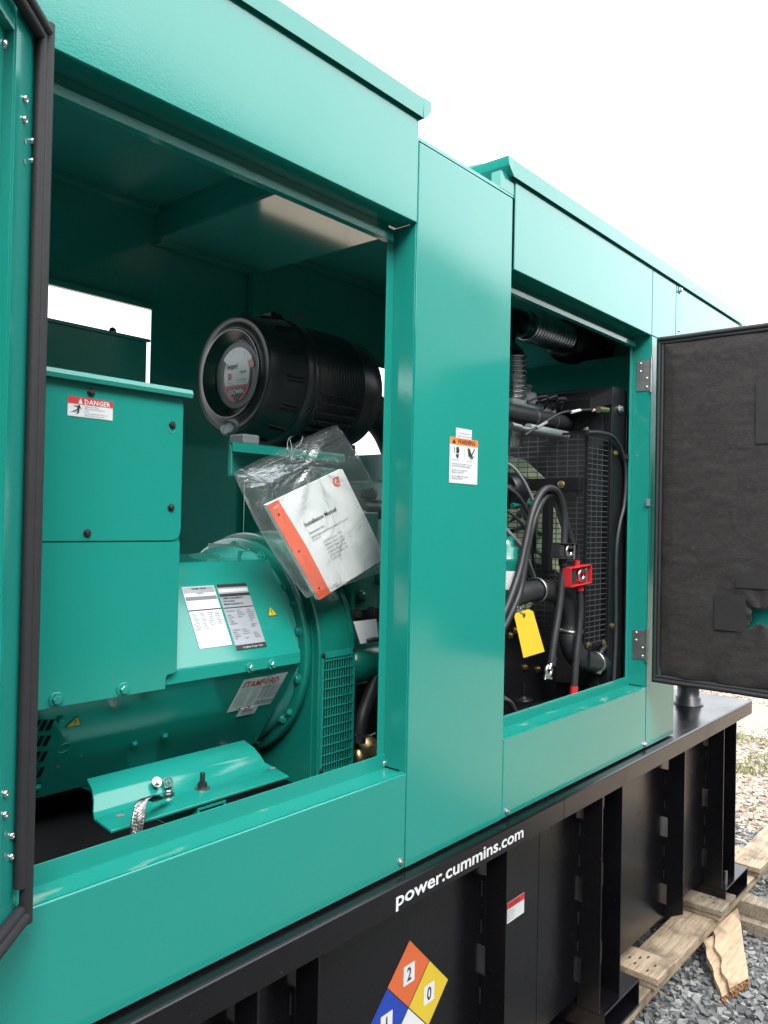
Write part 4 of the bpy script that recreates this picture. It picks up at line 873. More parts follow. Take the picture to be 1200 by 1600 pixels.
m = MB(); m.box(2.245, 2.27, .40, .70, .36, .78); m.build('timing_cover', 'blackin', eng, bevel=.004)
m = MB(); m.lathe((2.20, .30, .86), (1, 0, 0), [(0, .05), (.01, .06), (.07, .06), (.08, .045)], 32); m.lathe((2.28, .30, .86), (1, 0, 0), [(0, .03), (.002, .036), (.008, .028), (.014, .036), (.016, .03)], 24); m.build('charging_alternator', 'blackin', eng)
m = MB(); q = at(805, 695, 'y', .2); m.lathe((2.02, .28, 1.00), (0, 0, 1), [(-.03, .045), (.0, .05), (.02, .05), (.03, .03)], 32); m.build('thermostat_housing', 'zinc', eng)
for k in range(6):
    m = MB(); m.tube(catmull([(1.95+.03*k, .30-.012*k, .95-.05*k), (2.08+.02*k, .20, .93-.08*k), (2.2, .18+.01*k, .80-.05*k), (2.30, .24, .70-.04*k)]), .005+.002*(k % 2), 8); m.build('wiring_loom', 'hose' if k % 3 else 'cap', eng)
for k, (pa, pb) in enumerate((((795, 760), (822, 812)), ((800, 790), (850, 800)), ((800, 830), (845, 835)), ((810, 860), (850, 870)))):
    a, b = at(*pa, 'y', .26), at(*pb, 'y', .30); m = MB(); m.tube(catmull([a, (a+b)/2+Vector((0, 0, .02)), b]), .008, 10); m.build('coolant_line', ['steel', EN, 'blackin', EN][k], eng)

# bracket that carries the air cleaner
a = at(364, 690, 'y', .34); b = at(470, 683, 'y', .34)
brk = thing('air_cleaner_bracket', 'green folded steel bracket under the black air cleaner', 'bracket', (1.4, .4, .7))
m = MB(); bx0, bx1 = at(364, 690, 'y', .34).x, 1.50; bz = a.z
m.box(bx0, bx1, .3432, .355, bz-.003, bz); m.box(bx0+.055, bx1, .3552, .43, bz-.003, bz); m.box(bx0, bx1, .340, .343, bz-.022, bz-.0032); m.build('shelf', 'green', brk, bevel=.001)
m = MB(); m.prism([(bx0, .345, bz-.0225), (bx0, .345, bz-.072), (bx0, .352, bz-.070), (bx0, .352, bz-.0035)], (.003, 0, 0)); m.box(bx0+.058, bx1, .427, .43, bz-.072, bz-.0035); m.build('gusset', 'green_in_haze', brk)
m = MB(); a1_, a2_ = at(384, 690, 'y', .75), at(520, 840, 'y', .75); m.box(a1_.x, a2_.x+.1, .75, .753, .55, a1_.z+.03)
m.build('back_plate', 'green', brk)
m = MB(); m.box(bx1-.055, bx1-.052, .36, .43, .62, bz-.0225); m.box(bx1-.0515, bx1, .36, .363, .62, bz-.0225); m.build('upright', 'green_in_haze', brk)

# ================================================================== AIR CLEANER
ac = thing('air_cleaner', 'large black air cleaner canister with a round red and white label on its end', 'air cleaner', (1.45, .50, .96))
AX = Vector((1.245, .503, 1.112)); A1 = (1, 0, 0)
m = MB()
m.lathe(AX, A1, [(.030, .083), (.006, .1095), (.0045, .112), (.010, .124), (.0115, .134), (.0095, .139), (.011, .143), (.018, .1465), (.040, .1500), (.062, .1535), (.085, .157), (.118, .160)], 96, 0, cap=False)
m.build('end_cap', 'plastic', ac)
m = MB(); m.lathe(AX, A1, [(.0240, .0885), (.0035, .1080), (.0020, .1100), (.0038, .1125)], 96, 0, cap=False); m.lathe(AX, A1, [(.030, .060), (.0285, .0840), (.0250, .0880)], 96, 0, cap=False); m.build('steel_ring', 'chrome', ac)
m = MB(); m.lathe(AX, A1, [(.0100, .1375), (.0082, .1395), (.0105, .1425)], 64, 0, cap=False, a0=R(-75), a1=R(95)); m.build('rim_bead', 'plastic', ac)
# perforated dotted band, disc with lettering
m = MB(); m.lathe(AX+Vector((.0270, 0, 0)), A1, [(0, .0), (0, .0835)], 72, 0, cap=False); m.build('perforated_disc', 'cap', ac)
m = MB()
for rr_ in (.071, .076, .081):
    for k in range(64):
        a = 2*math.pi*(k+.5*(rr_ == .076))/64
        if .6 < a < 2.5: continue
        c = AX+Vector((.0266, rr_*math.cos(a), rr_*math.sin(a))); m.add([c+Vector((0, .0012*math.cos(q), .0012*math.sin(q))) for q in (0, 1.26, 2.5, 3.77, 5.03)], [(0, 1, 2, 3, 4)])
m.build('perforation', 'ink', ac, kind='stuff')
lx = AX.x+.0255
def disc(m, rY, rZ, mi, off, a0=0., a1=2*math.pi, cy=0., cz=0., r0=0.):
    n = 48; P_ = [(lx-off, AX.y+cy+rY*math.cos(a0+(a1-a0)*k/n), AX.z+cz+rZ*math.sin(a0+(a1-a0)*k/n)) for k in range(n+1)]
    if r0: P_ += [(lx-off, AX.y+cy+r0*math.cos(a1-(a1-a0)*k/n), AX.z+cz+r0*math.sin(a1-(a1-a0)*k/n)) for k in range(n+1)]; 
    if r0:
        o = len(P_)//2; m.add(P_, [(k, k+1, 2*n-k, 2*n+1-k) for k in range(n)], mi)
    else: m.add(P_, [tuple(range(n+1))], mi)
m = MB()
Y_ = -1                      # image right is -y on a plane that faces the alternator
disc(m, .0540, .0640, 1, .0000, cz=-.004)                              # red body
disc(m, .069, .069, 0, .0002, R(38), R(158), r0=.052)                # pale upper band
disc(m, .069, .069, 1, .0004, R(146), R(168), r0=.052)
disc(m, .050, .056, 0, .0006, R(-28), R(208))
m.add([(lx-.0008, AX.y+.034, AX.z-.034), (lx-.0008, AX.y-.034, AX.z-.034), (lx-.0008, AX.y, AX.z-.070)], [(0, 1, 2)], 2)
m.add([(lx-.0007, AX.y+a_, AX.z+b_) for a_, b_ in ((.034, -.012), (.020, -.012), (.020, .006), (.034, .006))], [(0, 1, 2, 3)], 1)
uy_ = (0, -1, 0)
m.text('Fleetguard', (lx-.0011, AX.y+.041, AX.z+.016), uy_, (0, 0, 1), .021, 2, bold=.008, sx=.50)
m.text('OptiAir', (lx-.0011, AX.y-.012, AX.z+.002), uy_, (0, 0, 1), .011, 2, bold=.015, sx=.75, shear=.2)
m.text('SERVICE', (lx-.0011, AX.y+.036, AX.z-.020), uy_, (0, 0, 1), .0055, 3); m.text('PART NUMBER', (lx-.0011, AX.y-.002, AX.z-.016), uy_, (0, 0, 1), .0055, 3)
m.text('DOWN', (lx-.0011, AX.y, AX.z-.048), uy_, (0, 0, 1), .017, 0, bold=.03, align='CENTER')
for a_, b_, w_, h_ in ((.038, -.034, .030, .010), (-.004, -.030, .036, .010)):
    for (dy, dz, ww, hh) in ((0, 0, w_, .0006), (0, h_, w_, .0006), (0, 0, .0006, h_), (w_-.0006, 0, .0006, h_)):
        m.add([(lx-.0010, AX.y+a_-dy, AX.z+b_+dz), (lx-.0010, AX.y+a_-dy-ww, AX.z+b_+dz), (lx-.0010, AX.y+a_-dy-ww, AX.z+b_+dz+hh), (lx-.0010, AX.y+a_-dy, AX.z+b_+dz+hh)], [(0, 1, 2, 3)], 3)
for k in range(26):
    a = R(48+100*random.random()); rr_ = random.uniform(.055, .067); m.add([(lx-.0008, AX.y+rr_*math.cos(a)+random.uniform(-.003, .003), AX.z+rr_*math.sin(a)+random.uniform(-.002, .002)) for _ in range(3)], [(0, 1, 2)], 3)
m.build('end_label', ['disc', 'discred', 'ink', 'greyink', 'white'], ac, label='round red and white label reading Fleetguard with a DOWN arrow')
# ribbed shoulder, clamp band, corrugated and plain body
m = MB(); m.lathe(AX, A1, [(.118, .160), (.120, .156), (.128, .156), (.130, .163), (.158, .164), (.160, .158)], 96, cap=False); m.build('clamp_band', 'plastic', ac)
prof_ = [(.155, .156)]
for k in range(17): t0 = .165+k*.0102; prof_ += [(t0, .1515), (t0+.0030, .1575), (t0+.0062, .1575), (t0+.0082, .1515)]
prof_ += [(.345, .1535), (.375, .153), (.412, .150), (.420, .141), (.421, .053)]
m = MB(); m.lathe(AX, A1, prof_, 96, cap=False); m.build('canister', 'plastic', ac)
for k in range(14):
    a = 2*math.pi*k/14+.1; 
    for dz in (-.030, .030):
        aa = a+dz; d = Vector((0, math.cos(aa), math.sin(aa))); t = Vector((0, -math.sin(aa), math.cos(aa)))
        m = MB(); m.obox(AX+Vector((.058, 0, 0))+d*.149-t*.002, Vector((.052, 0, 0))+d*.007, t*.004, d*.0085); m.build('rib', 'plastic', ac, bevel=.0008, seg=1)
for k in range(12):
    a = R(195)+R(95)*k/11; d = Vector((0, math.cos(a), math.sin(a))); t = Vector((0, -math.sin(a), math.cos(a)))
    m = MB(); m.obox(AX+Vector((.170, 0, 0))+d*.157-t*.0012, Vector((.150, 0, 0)), t*.0024, d*.009); m.build('fin', 'plastic', ac)
m = MB(); q = AX+Vector((.12, -.01, .160)); m.box(q.x-.012, q.x+.028, q.y-.02, q.y+.012, q.z-.002, q.z+.012); m.tube([q+Vector((.0, -.02, .012)), q+Vector((.01, .0, .018)), q+Vector((.025, .015, .013))], .004, 8); m.build('latch', 'plastic', ac, bevel=.001)
q = at(352, 673, 'y', .47); m = MB(); m.lathe(q+Vector((.015, 0, .012)), (-.75, -.25, -.6), [(0, .013), (.012, .016), (.022, .017), (.038, .004)], 5); m.lathe(q+Vector((.02, 0, .015)), (-.75, -.25, -.6), [(-.01, .014), (.008, .018)], 20); m.build('dust_valve', 'cap', ac, bevel=.002)
m = MB(); m.tube(catmull([AX+Vector((.41, 0, 0)), AX+Vector((.50, 0, -.01)), AX+Vector((.62, .01, -.07)), AX+Vector((.70, .02, -.16))]), .052, 32, rad=None); m.build('outlet_hose', 'hose', ac)
m = MB(); a = at(377, 686, 'z', bz); m.box(bx0+.045, bx0+.095, .36, .41, bz+.001, bz+.024); m.build('mounting_strap', 'cap', ac, bevel=.004)

# ================================================================== MANUAL IN A BAG
BYF = .20
def bq(x, y, d=0.): return at(x, y, 'y', BYF+d)
man = thing('installation_manual', 'white Installation Manual booklet with a coral spine inside the hanging clear bag', 'booklet', tuple(bq(500, 940)))
c00, c10, c11, c01 = bq(417, 789), bq(535, 733), bq(600, 879), bq(499, 937)
# make it a true rectangle: origin top left, ux along the top edge, uy down the spine
ux = (c10-c00).normalized(); uyv = (c01-c00); uy = (uyv-ux*uyv.dot(ux)).normalized(); Wm = (c10-c00).length*1.0; Hm = uyv.dot(uy)
sh = uyv.dot(ux)/Hm
def mp_(a, b, d=0.): return c00+ux*(Wm*a)+(uyv*b)+Vector((0, d, 0))
# page block
m = MB(); m.prism([mp_(0, 0, .002), mp_(1, 0, .002), mp_(1, 1, .002), mp_(0, 1, .002)], (0, .010, 0)); m.build('page_block', 'paper', man)
m = MB(); m.prism([mp_(0, .0, 0), mp_(1, 0, 0), mp_(1, 1, 0), mp_(0, 1, 0)], (0, .0012, 0), 0)
uxn = ux; uyn = uyv.normalized()
def mt(tx, a, b, sz, mk=1, bold=.0, sx=1.0): m.text(tx, mp_(a, b, -.0012), uxn, -uyn, sz, mk, bold=bold, sx=sx)
mt('Installation Manual', .26, .33, .0155, 1, .012, .92); mt('Generator Set', .26, .41, .0085, 2, .01); mt('QSB5 Engine with PowerCommand 1.1 or 2.3', .26, .455, .0080, 2, .005, .85); mt('Control', .26, .485, .0080, 2)
for i, t in enumerate(('C50 D6 (Spec. 1 M)', 'DSFAC (Spec. 1 M)', 'DSFAD (Spec. 1 M)', 'DSFAE (Spec. 1 M)', 'C125 D6 (Spec. M)', 'C150 D6')): mt(t, .36, .545+.038*i, .0080, 2)
mt('English', .22, .955, .0055, 2); 
cc = mp_(.86, .085, -.001); rr_ = .013
m.add([cc+uxn*(rr_*math.cos(a)*k_)-uyn*(rr_*math.sin(a)*k_) for k_ in (1, .55) for a in [R(60+25*j) for j in range(11)]], [(j, j+1, 11+j+1, 11+j) for j in range(10)], 3)
m.add([cc+uxn*a_-uyn*b_ for a_, b_ in ((-.006, -.006), (.006, -.006), (.013, .012), (.004, .012))], [(0, 1, 2, 3)], 3)
m.build('cover', ['paper', 'ink', 'greyink', 'coral'], man)
m = MB(); m.face([mp_(-.002, 0, -.0008), mp_(.12, 0, -.0008), mp_(.33, .43, -.0008), mp_(.15, 1, -.0008), mp_(-.002, 1, -.0008)])
m.v = [mp_(-.004, .0, -.0008), mp_(.135, 0, -.0008), mp_(.165, .5, -.0008), mp_(.155, 1, -.0008), mp_(-.004, 1, -.0008)]
m.build('coral_strip', 'coral', man)
for b in (.12, .5, .90):
    m = MB(); c = mp_(.06, b, -.0012); m.lathe(c, (0, -1, 0), [(0, .0032), (.0002, .0001)], 14); m.build('punched_hole', 'ink', man)
bag = thing('clear_plastic_bag', 'clear zip-top plastic bag tied to the green bracket, creased over the booklet', 'plastic bag', tuple(bq(500, 960)))
b00, b10, b01, b11 = bq(365, 742), bq(526, 664), bq(478, 935), bq(640, 878)
nu, nv = 56, 70; V = []; tie = (.545, .13)
for side in (0, 1):
    for j in range(nv+1):
        for i in range(nu+1):
            u_, v_ = i/nu, j/nv; p = b00*(1-u_)*(1-v_)+b10*u_*(1-v_)+b01*(1-u_)*v_+b11*u_*v_
            # left edge waist and right shoulder
            p = p+(b10-b00)*(.05*math.sin(v_*math.pi)*(1-u_)*(-1) + .05*math.sin(v_*5)*(u_)*(v_ < .6))
            dx_, dy_ = (u_-tie[0]), (v_-tie[1]); r_ = math.hypot(dx_, dy_*1.2)+1e-3; ang = math.atan2(dy_, dx_)
            crs = .010*math.sin(ang*9+1.3)*math.exp(-r_/.35)*min(1, r_/.06)
            w2 = .006*mnoise.noise(Vector((u_*5+side*7, v_*4, 1)))+.004*math.sin(u_*46+6*mnoise.noise(Vector((u_*3, v_*2, side))))*max(0, v_-.55)
            fl = .004 if v_ < .11 else .010
            s_ = -1 if side == 0 else 1
            edge = min(1, min(u_, 1-u_)/.05, (1-v_)/.04)
            d = (-.006 if side == 0 else .020)*edge+(crs+w2)*(1 if side == 0 else .6)*edge-fl*edge*(side == 0)
            V.append(p+Vector((0, d-.002, 0)))
o_ = (nu+1)*(nv+1)
for side, nm in ((0, 'front_film'), (1, 'back_film')):
    m = MB(); m.add(V[side*o_:(side+1)*o_], [(j*(nu+1)+i, j*(nu+1)+i+1, (j+1)*(nu+1)+i+1, (j+1)*(nu+1)+i) for j in range(nv) for i in range(nu)], 0, True); m.build(nm, 'bag', bag)
for v_ in (.035, .055, .09):
    m = MB(); m.tube([V[round(v_*nv)*(nu+1)+i]+Vector((0, -.001, 0)) for i in range(0, nu+1, 2)], .0007, 6); m.build('zip_rib', 'bag', bag)
m = MB(); T_ = bq(455, 716, -.012)
m.tube(catmull([T_, bq(449, 700, -.016), bq(451, 686, .04), bq(456, 683, .14)]), .0008, 6); m.tube(catmull([T_, bq(456, 700, -.012), bq(453, 685, .05), bq(457, 682, .14)]), .0008, 6)
m.tube(catmull([T_, bq(462, 700, -.02), bq(470, 692, -.02), bq(473, 682, -.015)]), .0008, 6); m.lathe(T_, (0, 0, 1), [(-.004, .001), (-.002, .004), (.002, .004), (.004, .001)], 10); m.build('tie_string', 'bulk', bag)

# ================================================================== RADIATOR AND FAN GUARD
rad = thing('radiator', 'black radiator and fan guard framed in the right doorway', 'radiator', (2.5, .54, .1))
GX, GY, GZ0, GZ1, RX = 2.375, .10, .355, 1.056, 2.535
MB().box(RX+.006, 2.66, .088, .99, .14, 1.225).build('radiator_frame', 'blackin', rad, bevel=.003)
MB().box(RX, RX+.0055, .12, .96, .20, 1.16).build('radiator_core', 'core', rad)
m = MB(); m.prism([(RX-.075, .13, 1.14), (RX-.075, .13, 1.175), (RX+.005, .09, 1.215), (RX+.005, .09, 1.165)], (0, .70, 0)); m.build('top_shroud', 'blackin', rad, bevel=.002)
MB().box(2.665, 2.69, .07, .09, .10, 1.0).build('side_seal', 'tape', rad)
a = at(978, 640, 'y', .085); b = at(985, 750, 'y', .085); MB().box(a.x, a.x+.02, .080, .084, b.z, a.z-.02).build('edge_strip', 'tape', rad)
m = MB(); m.box(GX-.003, GX+.006, GY-.006, GY+.002, GZ0, GZ1); m.box(GX+.0065, RX+.004, GY-.003, GY-.001, GZ1-.012, GZ1); m.box(GX+.0065, RX+.004, GY-.003, GY-.001, GZ0, GZ0+.012); m.box(RX-.002, RX+.004, GY-.0035, GY-.0015, GZ0+.0125, GZ1-.0125)
m.box(GX+.001, GX+.003, GY+.0025, .98, GZ1-.008, GZ1); m.box(GX+.001, GX+.003, .955, .98, GZ0, GZ1-.0085)
gf = m.build('fan_guard', 'blackin', rad)
m = MB()
k = 0; z = GZ0+.014
while z < GZ1-.012: m.box(GX+.0065, RX-.0025, GY-.0028, GY-.0013, z-.0014, z+.0014); z += .0172
for k in range(1, 4): x = GX+.0065+(RX-GX-.009)*k/4; m.box(x-.0012, x+.0012, GY-.0012, GY+.0004, GZ0+.0126, GZ1-.0126)
m.build('guard_mesh', 'mesh', gf, kind='stuff')
m = MB(); z = GZ0+.006
while z < GZ1-.010: m.box(GX+.0005, GX+.0018, GY+.0026, .954, z-.0014, z+.0014); z += .0172
y = GY+.03
while y < .95: m.box(GX+.0020, GX+.0034, y-.0013, y+.0013, GZ0, GZ1-.0086); y += .037
m.build('guard_mesh', 'mesh', gf, kind='stuff')
# fan behind the mesh
fc = Vector((2.455, .54, .70)); fh = MB(); fh.lathe(fc+Vector((-.03, 0, 0)), (1, 0, 0), [(0, .06), (.01, .075), (.05, .075)], 32); fan = fh.build('fan_hub', 'blackin', rad)
for k in range(6):
    a = 2*math.pi*k/6+2.1; d = Vector((0, math.cos(a), math.sin(a))); t = Vector((0, -math.sin(a), math.cos(a)))
    m = MB(); m.prism([fc+d*.07-t*.04+Vector((-.02, 0, 0)), fc+d*.29-t*.115+Vector((-.016, 0, 0)), fc+d*.325+t*.0, fc+d*.30+t*.110+Vector((.020, 0, 0)), fc+d*.07+t*.04+Vector((.02, 0, 0))], (.004, 0, 0)); m.build('fan_blade', 'cream', rad, bevel=.002)
# belt guard box with yellow zinc bolts, in front of the mesh
a = at(818, 748, 'x', GX-.03); b = at(905, 766, 'x', GX-.03)
m = MB(); m.box(GX-.030, GX-.004, b.y, a.y+.05, b.z, a.z); m.build('belt_guard', 'blackin', rad, bevel=.002)
for q in ((820, 757), (877, 757)): inst('bolt_gold', 'bolt', rad, at(*q, 'x', GX-.031), (-1, 0, 0), scale=1.3)
m = MB(); a = at(848, 790, 'x', GX-.03); b = at(858, 880, 'x', GX-.03); m.box(GX-.034, GX-.006, b.y, a.y, b.z-.03, a.z+.03); m.build('guard_post', 'blackin', rad, bevel=.002)
inst('bolt_steel', 'bolt', rad, at(916, 672, 'z', GZ1+.001), (0, 0, 1), scale=1.1)
for q, k, s_ in (((968, 640), 'bolt_steel', 1.6), ((961, 708), 'bolt_gold', 1.1), ((956, 978), 'bolt_gold', 1.1), ((919, 1008), 'bolt_gold', 1.2), ((943, 1004), 'bolt_gold', .9)): inst(k, 'bolt', rad, at(*q, 'y', .0865), (0, -1, 0), spin=1, scale=s_)
# coolant parts over the guard
q = at(821, 622, 'y', .30); m = MB(); m.lathe((q.x, .30, q.z-.022), (0, 0, 1), [(0, .044), (.004, .047), (.014, .040), (.026, .037), (.038, .035), (.040, .018), (.055, .018), (.056, .022), (.064, .022)], 32); m.build('filler_cap', 'bulk', rad)
m = MB(); m.box(q.x-.16, q.x+.12, .245, .40, q.z-.048, q.z-.0225); m.build('header_tank', 'bulk', rad, bevel=.01, seg=4)
m = MB(); m.tube(catmull([(q.x-.3, .24, q.z-.078), (q.x-.05, .24, q.z-.075), (q.x+.15, .24, q.z-.072), (RX, .26, q.z-.06)]), .027, 20); m.build('upper_hose', 'hose', rad)
for dx in (-.06, .07): m = MB(); m.lathe((q.x+dx, .24, q.z-.075), (1, 0, 0), [(0, .0285), (.009, .0285)], 24); m.build('hose_clamp', 'zinc', rad)
m = MB(); m.lathe((q.x-.15, .20, q.z-.122), (1, 0, 0), [(0, .0145), (.25, .0145), (.256, .010)], 20); m.build('charge_pipe', 'bulk', rad)
for k in range(5):
    p_ = at(845+k*14, 620+k*2, 'y', .22); m = MB(); m.tube(catmull([p_+Vector((-.05, .02, -.02)), p_, p_+Vector((.03, -.01, .006*(k % 2))), p_+Vector((.06, .02, -.03))]), .004+.0015*(k % 3), 8); m.build('wiring_loom', 'hose', rad)
for (px_, py_, yy_, rr_, dd_) in ((838, 922, .1415, .0385, (1, 0, 0)), (892, 985, .123, .0385, (0, -.1, 1)), (930, 1035, .114, .0365, (1, 0, 0))):
    m = MB(); m.lathe(at(px_, py_, 'y', yy_), dd_, [(-.005, rr_-.002), (-.005, rr_), (.005, rr_), (.005, rr_-.002)], 32, cap=False); m.build('hose_clamp', 'zinc', rad)
m = MB(); m.tube(catmull([at(*q, 'y', .15) for q in ((800, 668), (822, 671), (828, 672))]), .008, 10); m.tube([at(*q, 'y', .15) for q in ((797, 665), (812, 669))], .012, 12); m.build('sensor', 'zinc', rad)
m = MB(); m.tube(catmull([at(*q, 'y', .13) for q in ((820, 680), (838, 668), (856, 657), (875, 646), (895, 642), (925, 640))]), .0042, 8); m.build('sensor_lead', 'hose', rad)
for (a, b) in (((838, 669), (854, 660)), ((893, 644), (906, 641)), ((926, 641), (934, 639))):
    m = MB(); m.tube([at(*a, 'y', .127), at(*b, 'y', .127)], .0052, 10); m.build('lead_marker', 'white' if a[0] != 838 else 'cap', rad)
m = MB(); m.tube([at(935, 640, 'y', .10), at(948, 641, 'y', .10)], .011, 12); m.build('brass_fitting', 'gold', rad)
m = MB(); m.tube(catmull([at(*q, 'y', .075) for q in ((918, 676), (935, 676), (955, 681), (968, 697), (976, 720), (978, 750), (975, 790), (968, 820), (963, 860), (962, 920), (962, 990), (959, 1060), (957, 1100))]), .0065, 12); m.build('drain_hose', 'hose', rad)
m = MB(); q = at(977, 714, 'y', .072); m.box(q.x-.006, q.x+.006, .06, .084, q.z-.008, q.z+.008); m.build('hose_clip', 'plastic', rad)
# lower coolant hose with its wide bends
m = MB(); m.tube(catmull([at(x, y, 'y', yy) for x, y, yy in ((790, 940, .15), (822, 926, .145), (850, 922, .14), (872, 928, .135), (886, 948, .13), (892, 975, .125), (892, 1003, .12), (900, 1024, .115), (918, 1034, .112), (940, 1036, .12), (965, 1032, .15))], 8), .036, 28, rad=[.029+.006*min(1, i/30)-.003*max(0, (i-60)/20) for i in range(81)]); m.build('lower_hose', 'hose', rad)
m = MB(); q = at(920, 1026, 'y', .075); m.box(q.x-.005, q.x+.005, .070, .075, q.z-.035, q.z+.035); m.build('hose_bracket', 'blackin', rad)
m = MB(); m.tube(catmull([at(*q, 'y', .10) for q in ((978, 1012), (957, 1008), (945, 1011), (938, 1021), (936, 1032))]), .009, 12); m.build('plug_lead', 'hose', rad)
m = MB(); a = at(936, 1030, 'y', .10); b = at(933, 1050, 'y', .10); m.cyl(a, b, .010, 14); m.lathe(a, (b-a), [(-.002, .014), (.004, .014)], 16); m.lathe(b, (b-a), [(-.012, .014), (.004, .015), (.008, .010)], 10); m.build('plug', 'zinc', rad)
# black mounting plates low in the doorway
m = MB(); a = at(800, 960, 'y', .28); b = at(872, 1080, 'y', .28); m.box(a.x-.1, b.x, .28, .286, b.z-.05, a.z); m.box(a.x-.1, b.x, .16, .279, b.z-.02, b.z-.012); m.build('support_plate', 'blackin', rad, bevel=.002)
for q in ((797, 993), (805, 985), (820, 1043), (840, 1046), (858, 883)): inst('bolt_gold', 'bolt', rad, at(*q, 'y', .279), (0, -1, 0), scale=1.3)
q = at(818, 1088, 'y', .2); m = MB(); m.lathe(q+Vector((0, 0, -.01)), (0, 0, 1), [(0, .03), (.004, .028), (.006, .012), (.014, .012)], 24); m.lathe(q, (0, 0, 1), [(0, .006), (.04, .006)], 12); m.build('mount_stud', 'blackin', rad)
q = at(797, 1098, 'y', .12); m = MB(); m.tube(catmull([q+Vector((-.04, 0, .02)), q, q+Vector((.03, 0, -.03))]), .008, 10); m.build('drain_pipe', 'zinc', rad)

# ================================================================== EXHAUST
exh = thing('exhaust_pipe', 'ribbed flexible exhaust pipes leading to a dark silencer under the roof', 'exhaust', (2.4, .40, 1.0))
def bellows(pts, r, name, step=.0085, amp=.007):
    P_ = catmull([Vector(p) for p in pts], 60); L_ = [0]
    for a, b in zip(P_, P_[1:]): L_.append(L_[-1]+(b-a).length)
    out, rad_ = [], []; t = 0; i = 0
    while t < L_[-1]:
        while L_[i+1] < t: i += 1
        f = (t-L_[i])/(L_[i+1]-L_[i]+1e-9); out.append(P_[i].lerp(P_[i+1], f)); rad_.append(r+amp*math.sin(2*math.pi*t/step)); t += step/6
    m = MB(); m.tube(out, r, 40, rad=rad_); return m.build(name, 'flex', exh)
a = at(822, 508, 'y', .42); b = at(884, 530, 'y', .42)
bellows([a, (a+b)/2, b], .050, 'flexible_pipe', .0200, .0090)
m = MB(); m.lathe(a, a-b, [(0, .052), (.02, .048), (.03, .052), (.06, .052)], 40); m.build('pipe_collar', 'flex', exh)
m = MB(); m.tube(catmull([a+(a-b).normalized()*.05, a+(a-b).normalized()*.12+Vector((0, 0, -.01)), a+(a-b).normalized()*.16+Vector((0, 0, -.10)), at(800, 560, 'y', .32)]), .045, 28); m.build('elbow', 'blackin', exh)
m = MB(); m.lathe(b, b-a, [(0, .05), (.01, .09), (.38, .09), (.40, .06)], 48); m.build('silencer', 'blackin', exh)
c = at(803, 556, 'y', .30); d = at(802, 642, 'y', .30)
bellows([c, c.lerp(d, .3)+Vector((.003, 0, 0)), c.lerp(d, .7), d], .037, 'flexible_pipe', .0165, .007)
m = MB(); m.cyl(d, d+Vector((0, 0, -.12)), .032, 24); m.build('down_pipe', 'flex', exh)

# ================================================================== CABLES
bc = thing('negative_battery_cable', 'black battery cable arching over, ending in an uncovered clamp beside a dark clamp cover', 'cable', tuple(at(855, 765, 'y', .082)))
def cab(pts, y0, r, par, nm, mk='hose', dy=None):
    m = MB(); m.tube(catmull([at(x, y, 'y', y0+(dy[i] if dy else 0)) for i, (x, y) in enumerate(pts)], 8), r, 14); return m.build(nm, mk, par)
cab([(780, 975), (797, 935), (812, 890), (822, 845), (832, 800), (846, 770), (860, 763), (873, 772), (881, 800), (882, 835), (880, 870), (879, 900), (874, 950), (866, 1000), (862, 1030)], .085, .0105, bc, 'cable_run')
bcp = thing('positive_battery_cable', 'black battery cable with an open bright red clamp cover', 'cable', tuple(at(905, 1080, 'y', .082)))
cab([(778, 1000), (795, 965), (812, 925), (820, 880), (828, 835), (841, 795), (855, 774), (869, 776), (880, 800), (888, 830), (897, 862), (902, 880)], .098, .0105, bcp, 'cable_run')
cab([(905, 918), (907, 950), (905, 985), (900, 1030), (897, 1075)], .078, .0105, bcp, 'cable_run')
cab([(897, 1072), (896, 1090)], .078, .0125, bcp, 'end_boot', 'redplastic')
def clampcover(par, q0, q1, y, mk, tilt):
    a, b = at(*q0, 'y', y), at(*q1, 'y', y); c = (a+b)/2; w, h = (b.x-a.x), (a.z-b.z); t = .003
    m = MB(); ux_, uz_ = Vector((math.cos(tilt), 0, math.sin(tilt))), Vector((-math.sin(tilt), 0, math.cos(tilt))); D = Vector((0, .026, 0)); o = c-ux_*w/2-uz_*h/2
    m.obox(o+D, ux_*w, uz_*h, (0, t, 0)); m.obox(o, ux_*w, uz_*t, D); m.obox(o+uz_*(h-t), ux_*w, uz_*t, D); m.obox(o+uz_*t, ux_*t, uz_*(h-2*t), D); m.obox(o+ux_*(w-t)+uz_*t, ux_*t, uz_*(h-2*t), D)
    cov = m.build('clamp_cover', mk, par, bevel=.0012)
    m = MB(); g_ = c+ux_*w*.10; m.tube([g_+ux_*(.016*math.cos(R(50+290*k/16)))+uz_*(.016*math.sin(R(50+290*k/16)))+Vector((0, .010, 0)) for k in range(17)], .0055, 10)
    m.tube([g_+ux_*.014+uz_*.012+Vector((0, .008, 0)), g_+ux_*.032+uz_*.016+Vector((0, .008, 0))], .005, 8); m.tube([g_+ux_*.016-uz_*.012+Vector((0, .008, 0)), g_+ux_*.034-uz_*.014+Vector((0, .008, 0))], .005, 8)
    m.tube([g_+ux_*.028+uz_*.022+Vector((0, .006, 0)), g_+ux_*.028-uz_*.026+Vector((0, .006, 0))], .004, 8); m.obox(c-ux_*w*.38-uz_*h*.34+Vector((0, .006, 0)), ux_*w*.18, uz_*h*.68, (0, .010, 0))
    m.build('terminal_clamp', 'steel', par); return cov
clampcover(bc, (875, 849), (905, 873), .058, 'plastic', R(-2))
m = MB(); m.cyl(at(881, 850, 'y', .082), at(880, 874, 'y', .082), .014, 16); m.cyl(at(879, 874, 'y', .082), at(879, 884, 'y', .082), .013, 16); m.build('cable_boot', 'plastic', bc)
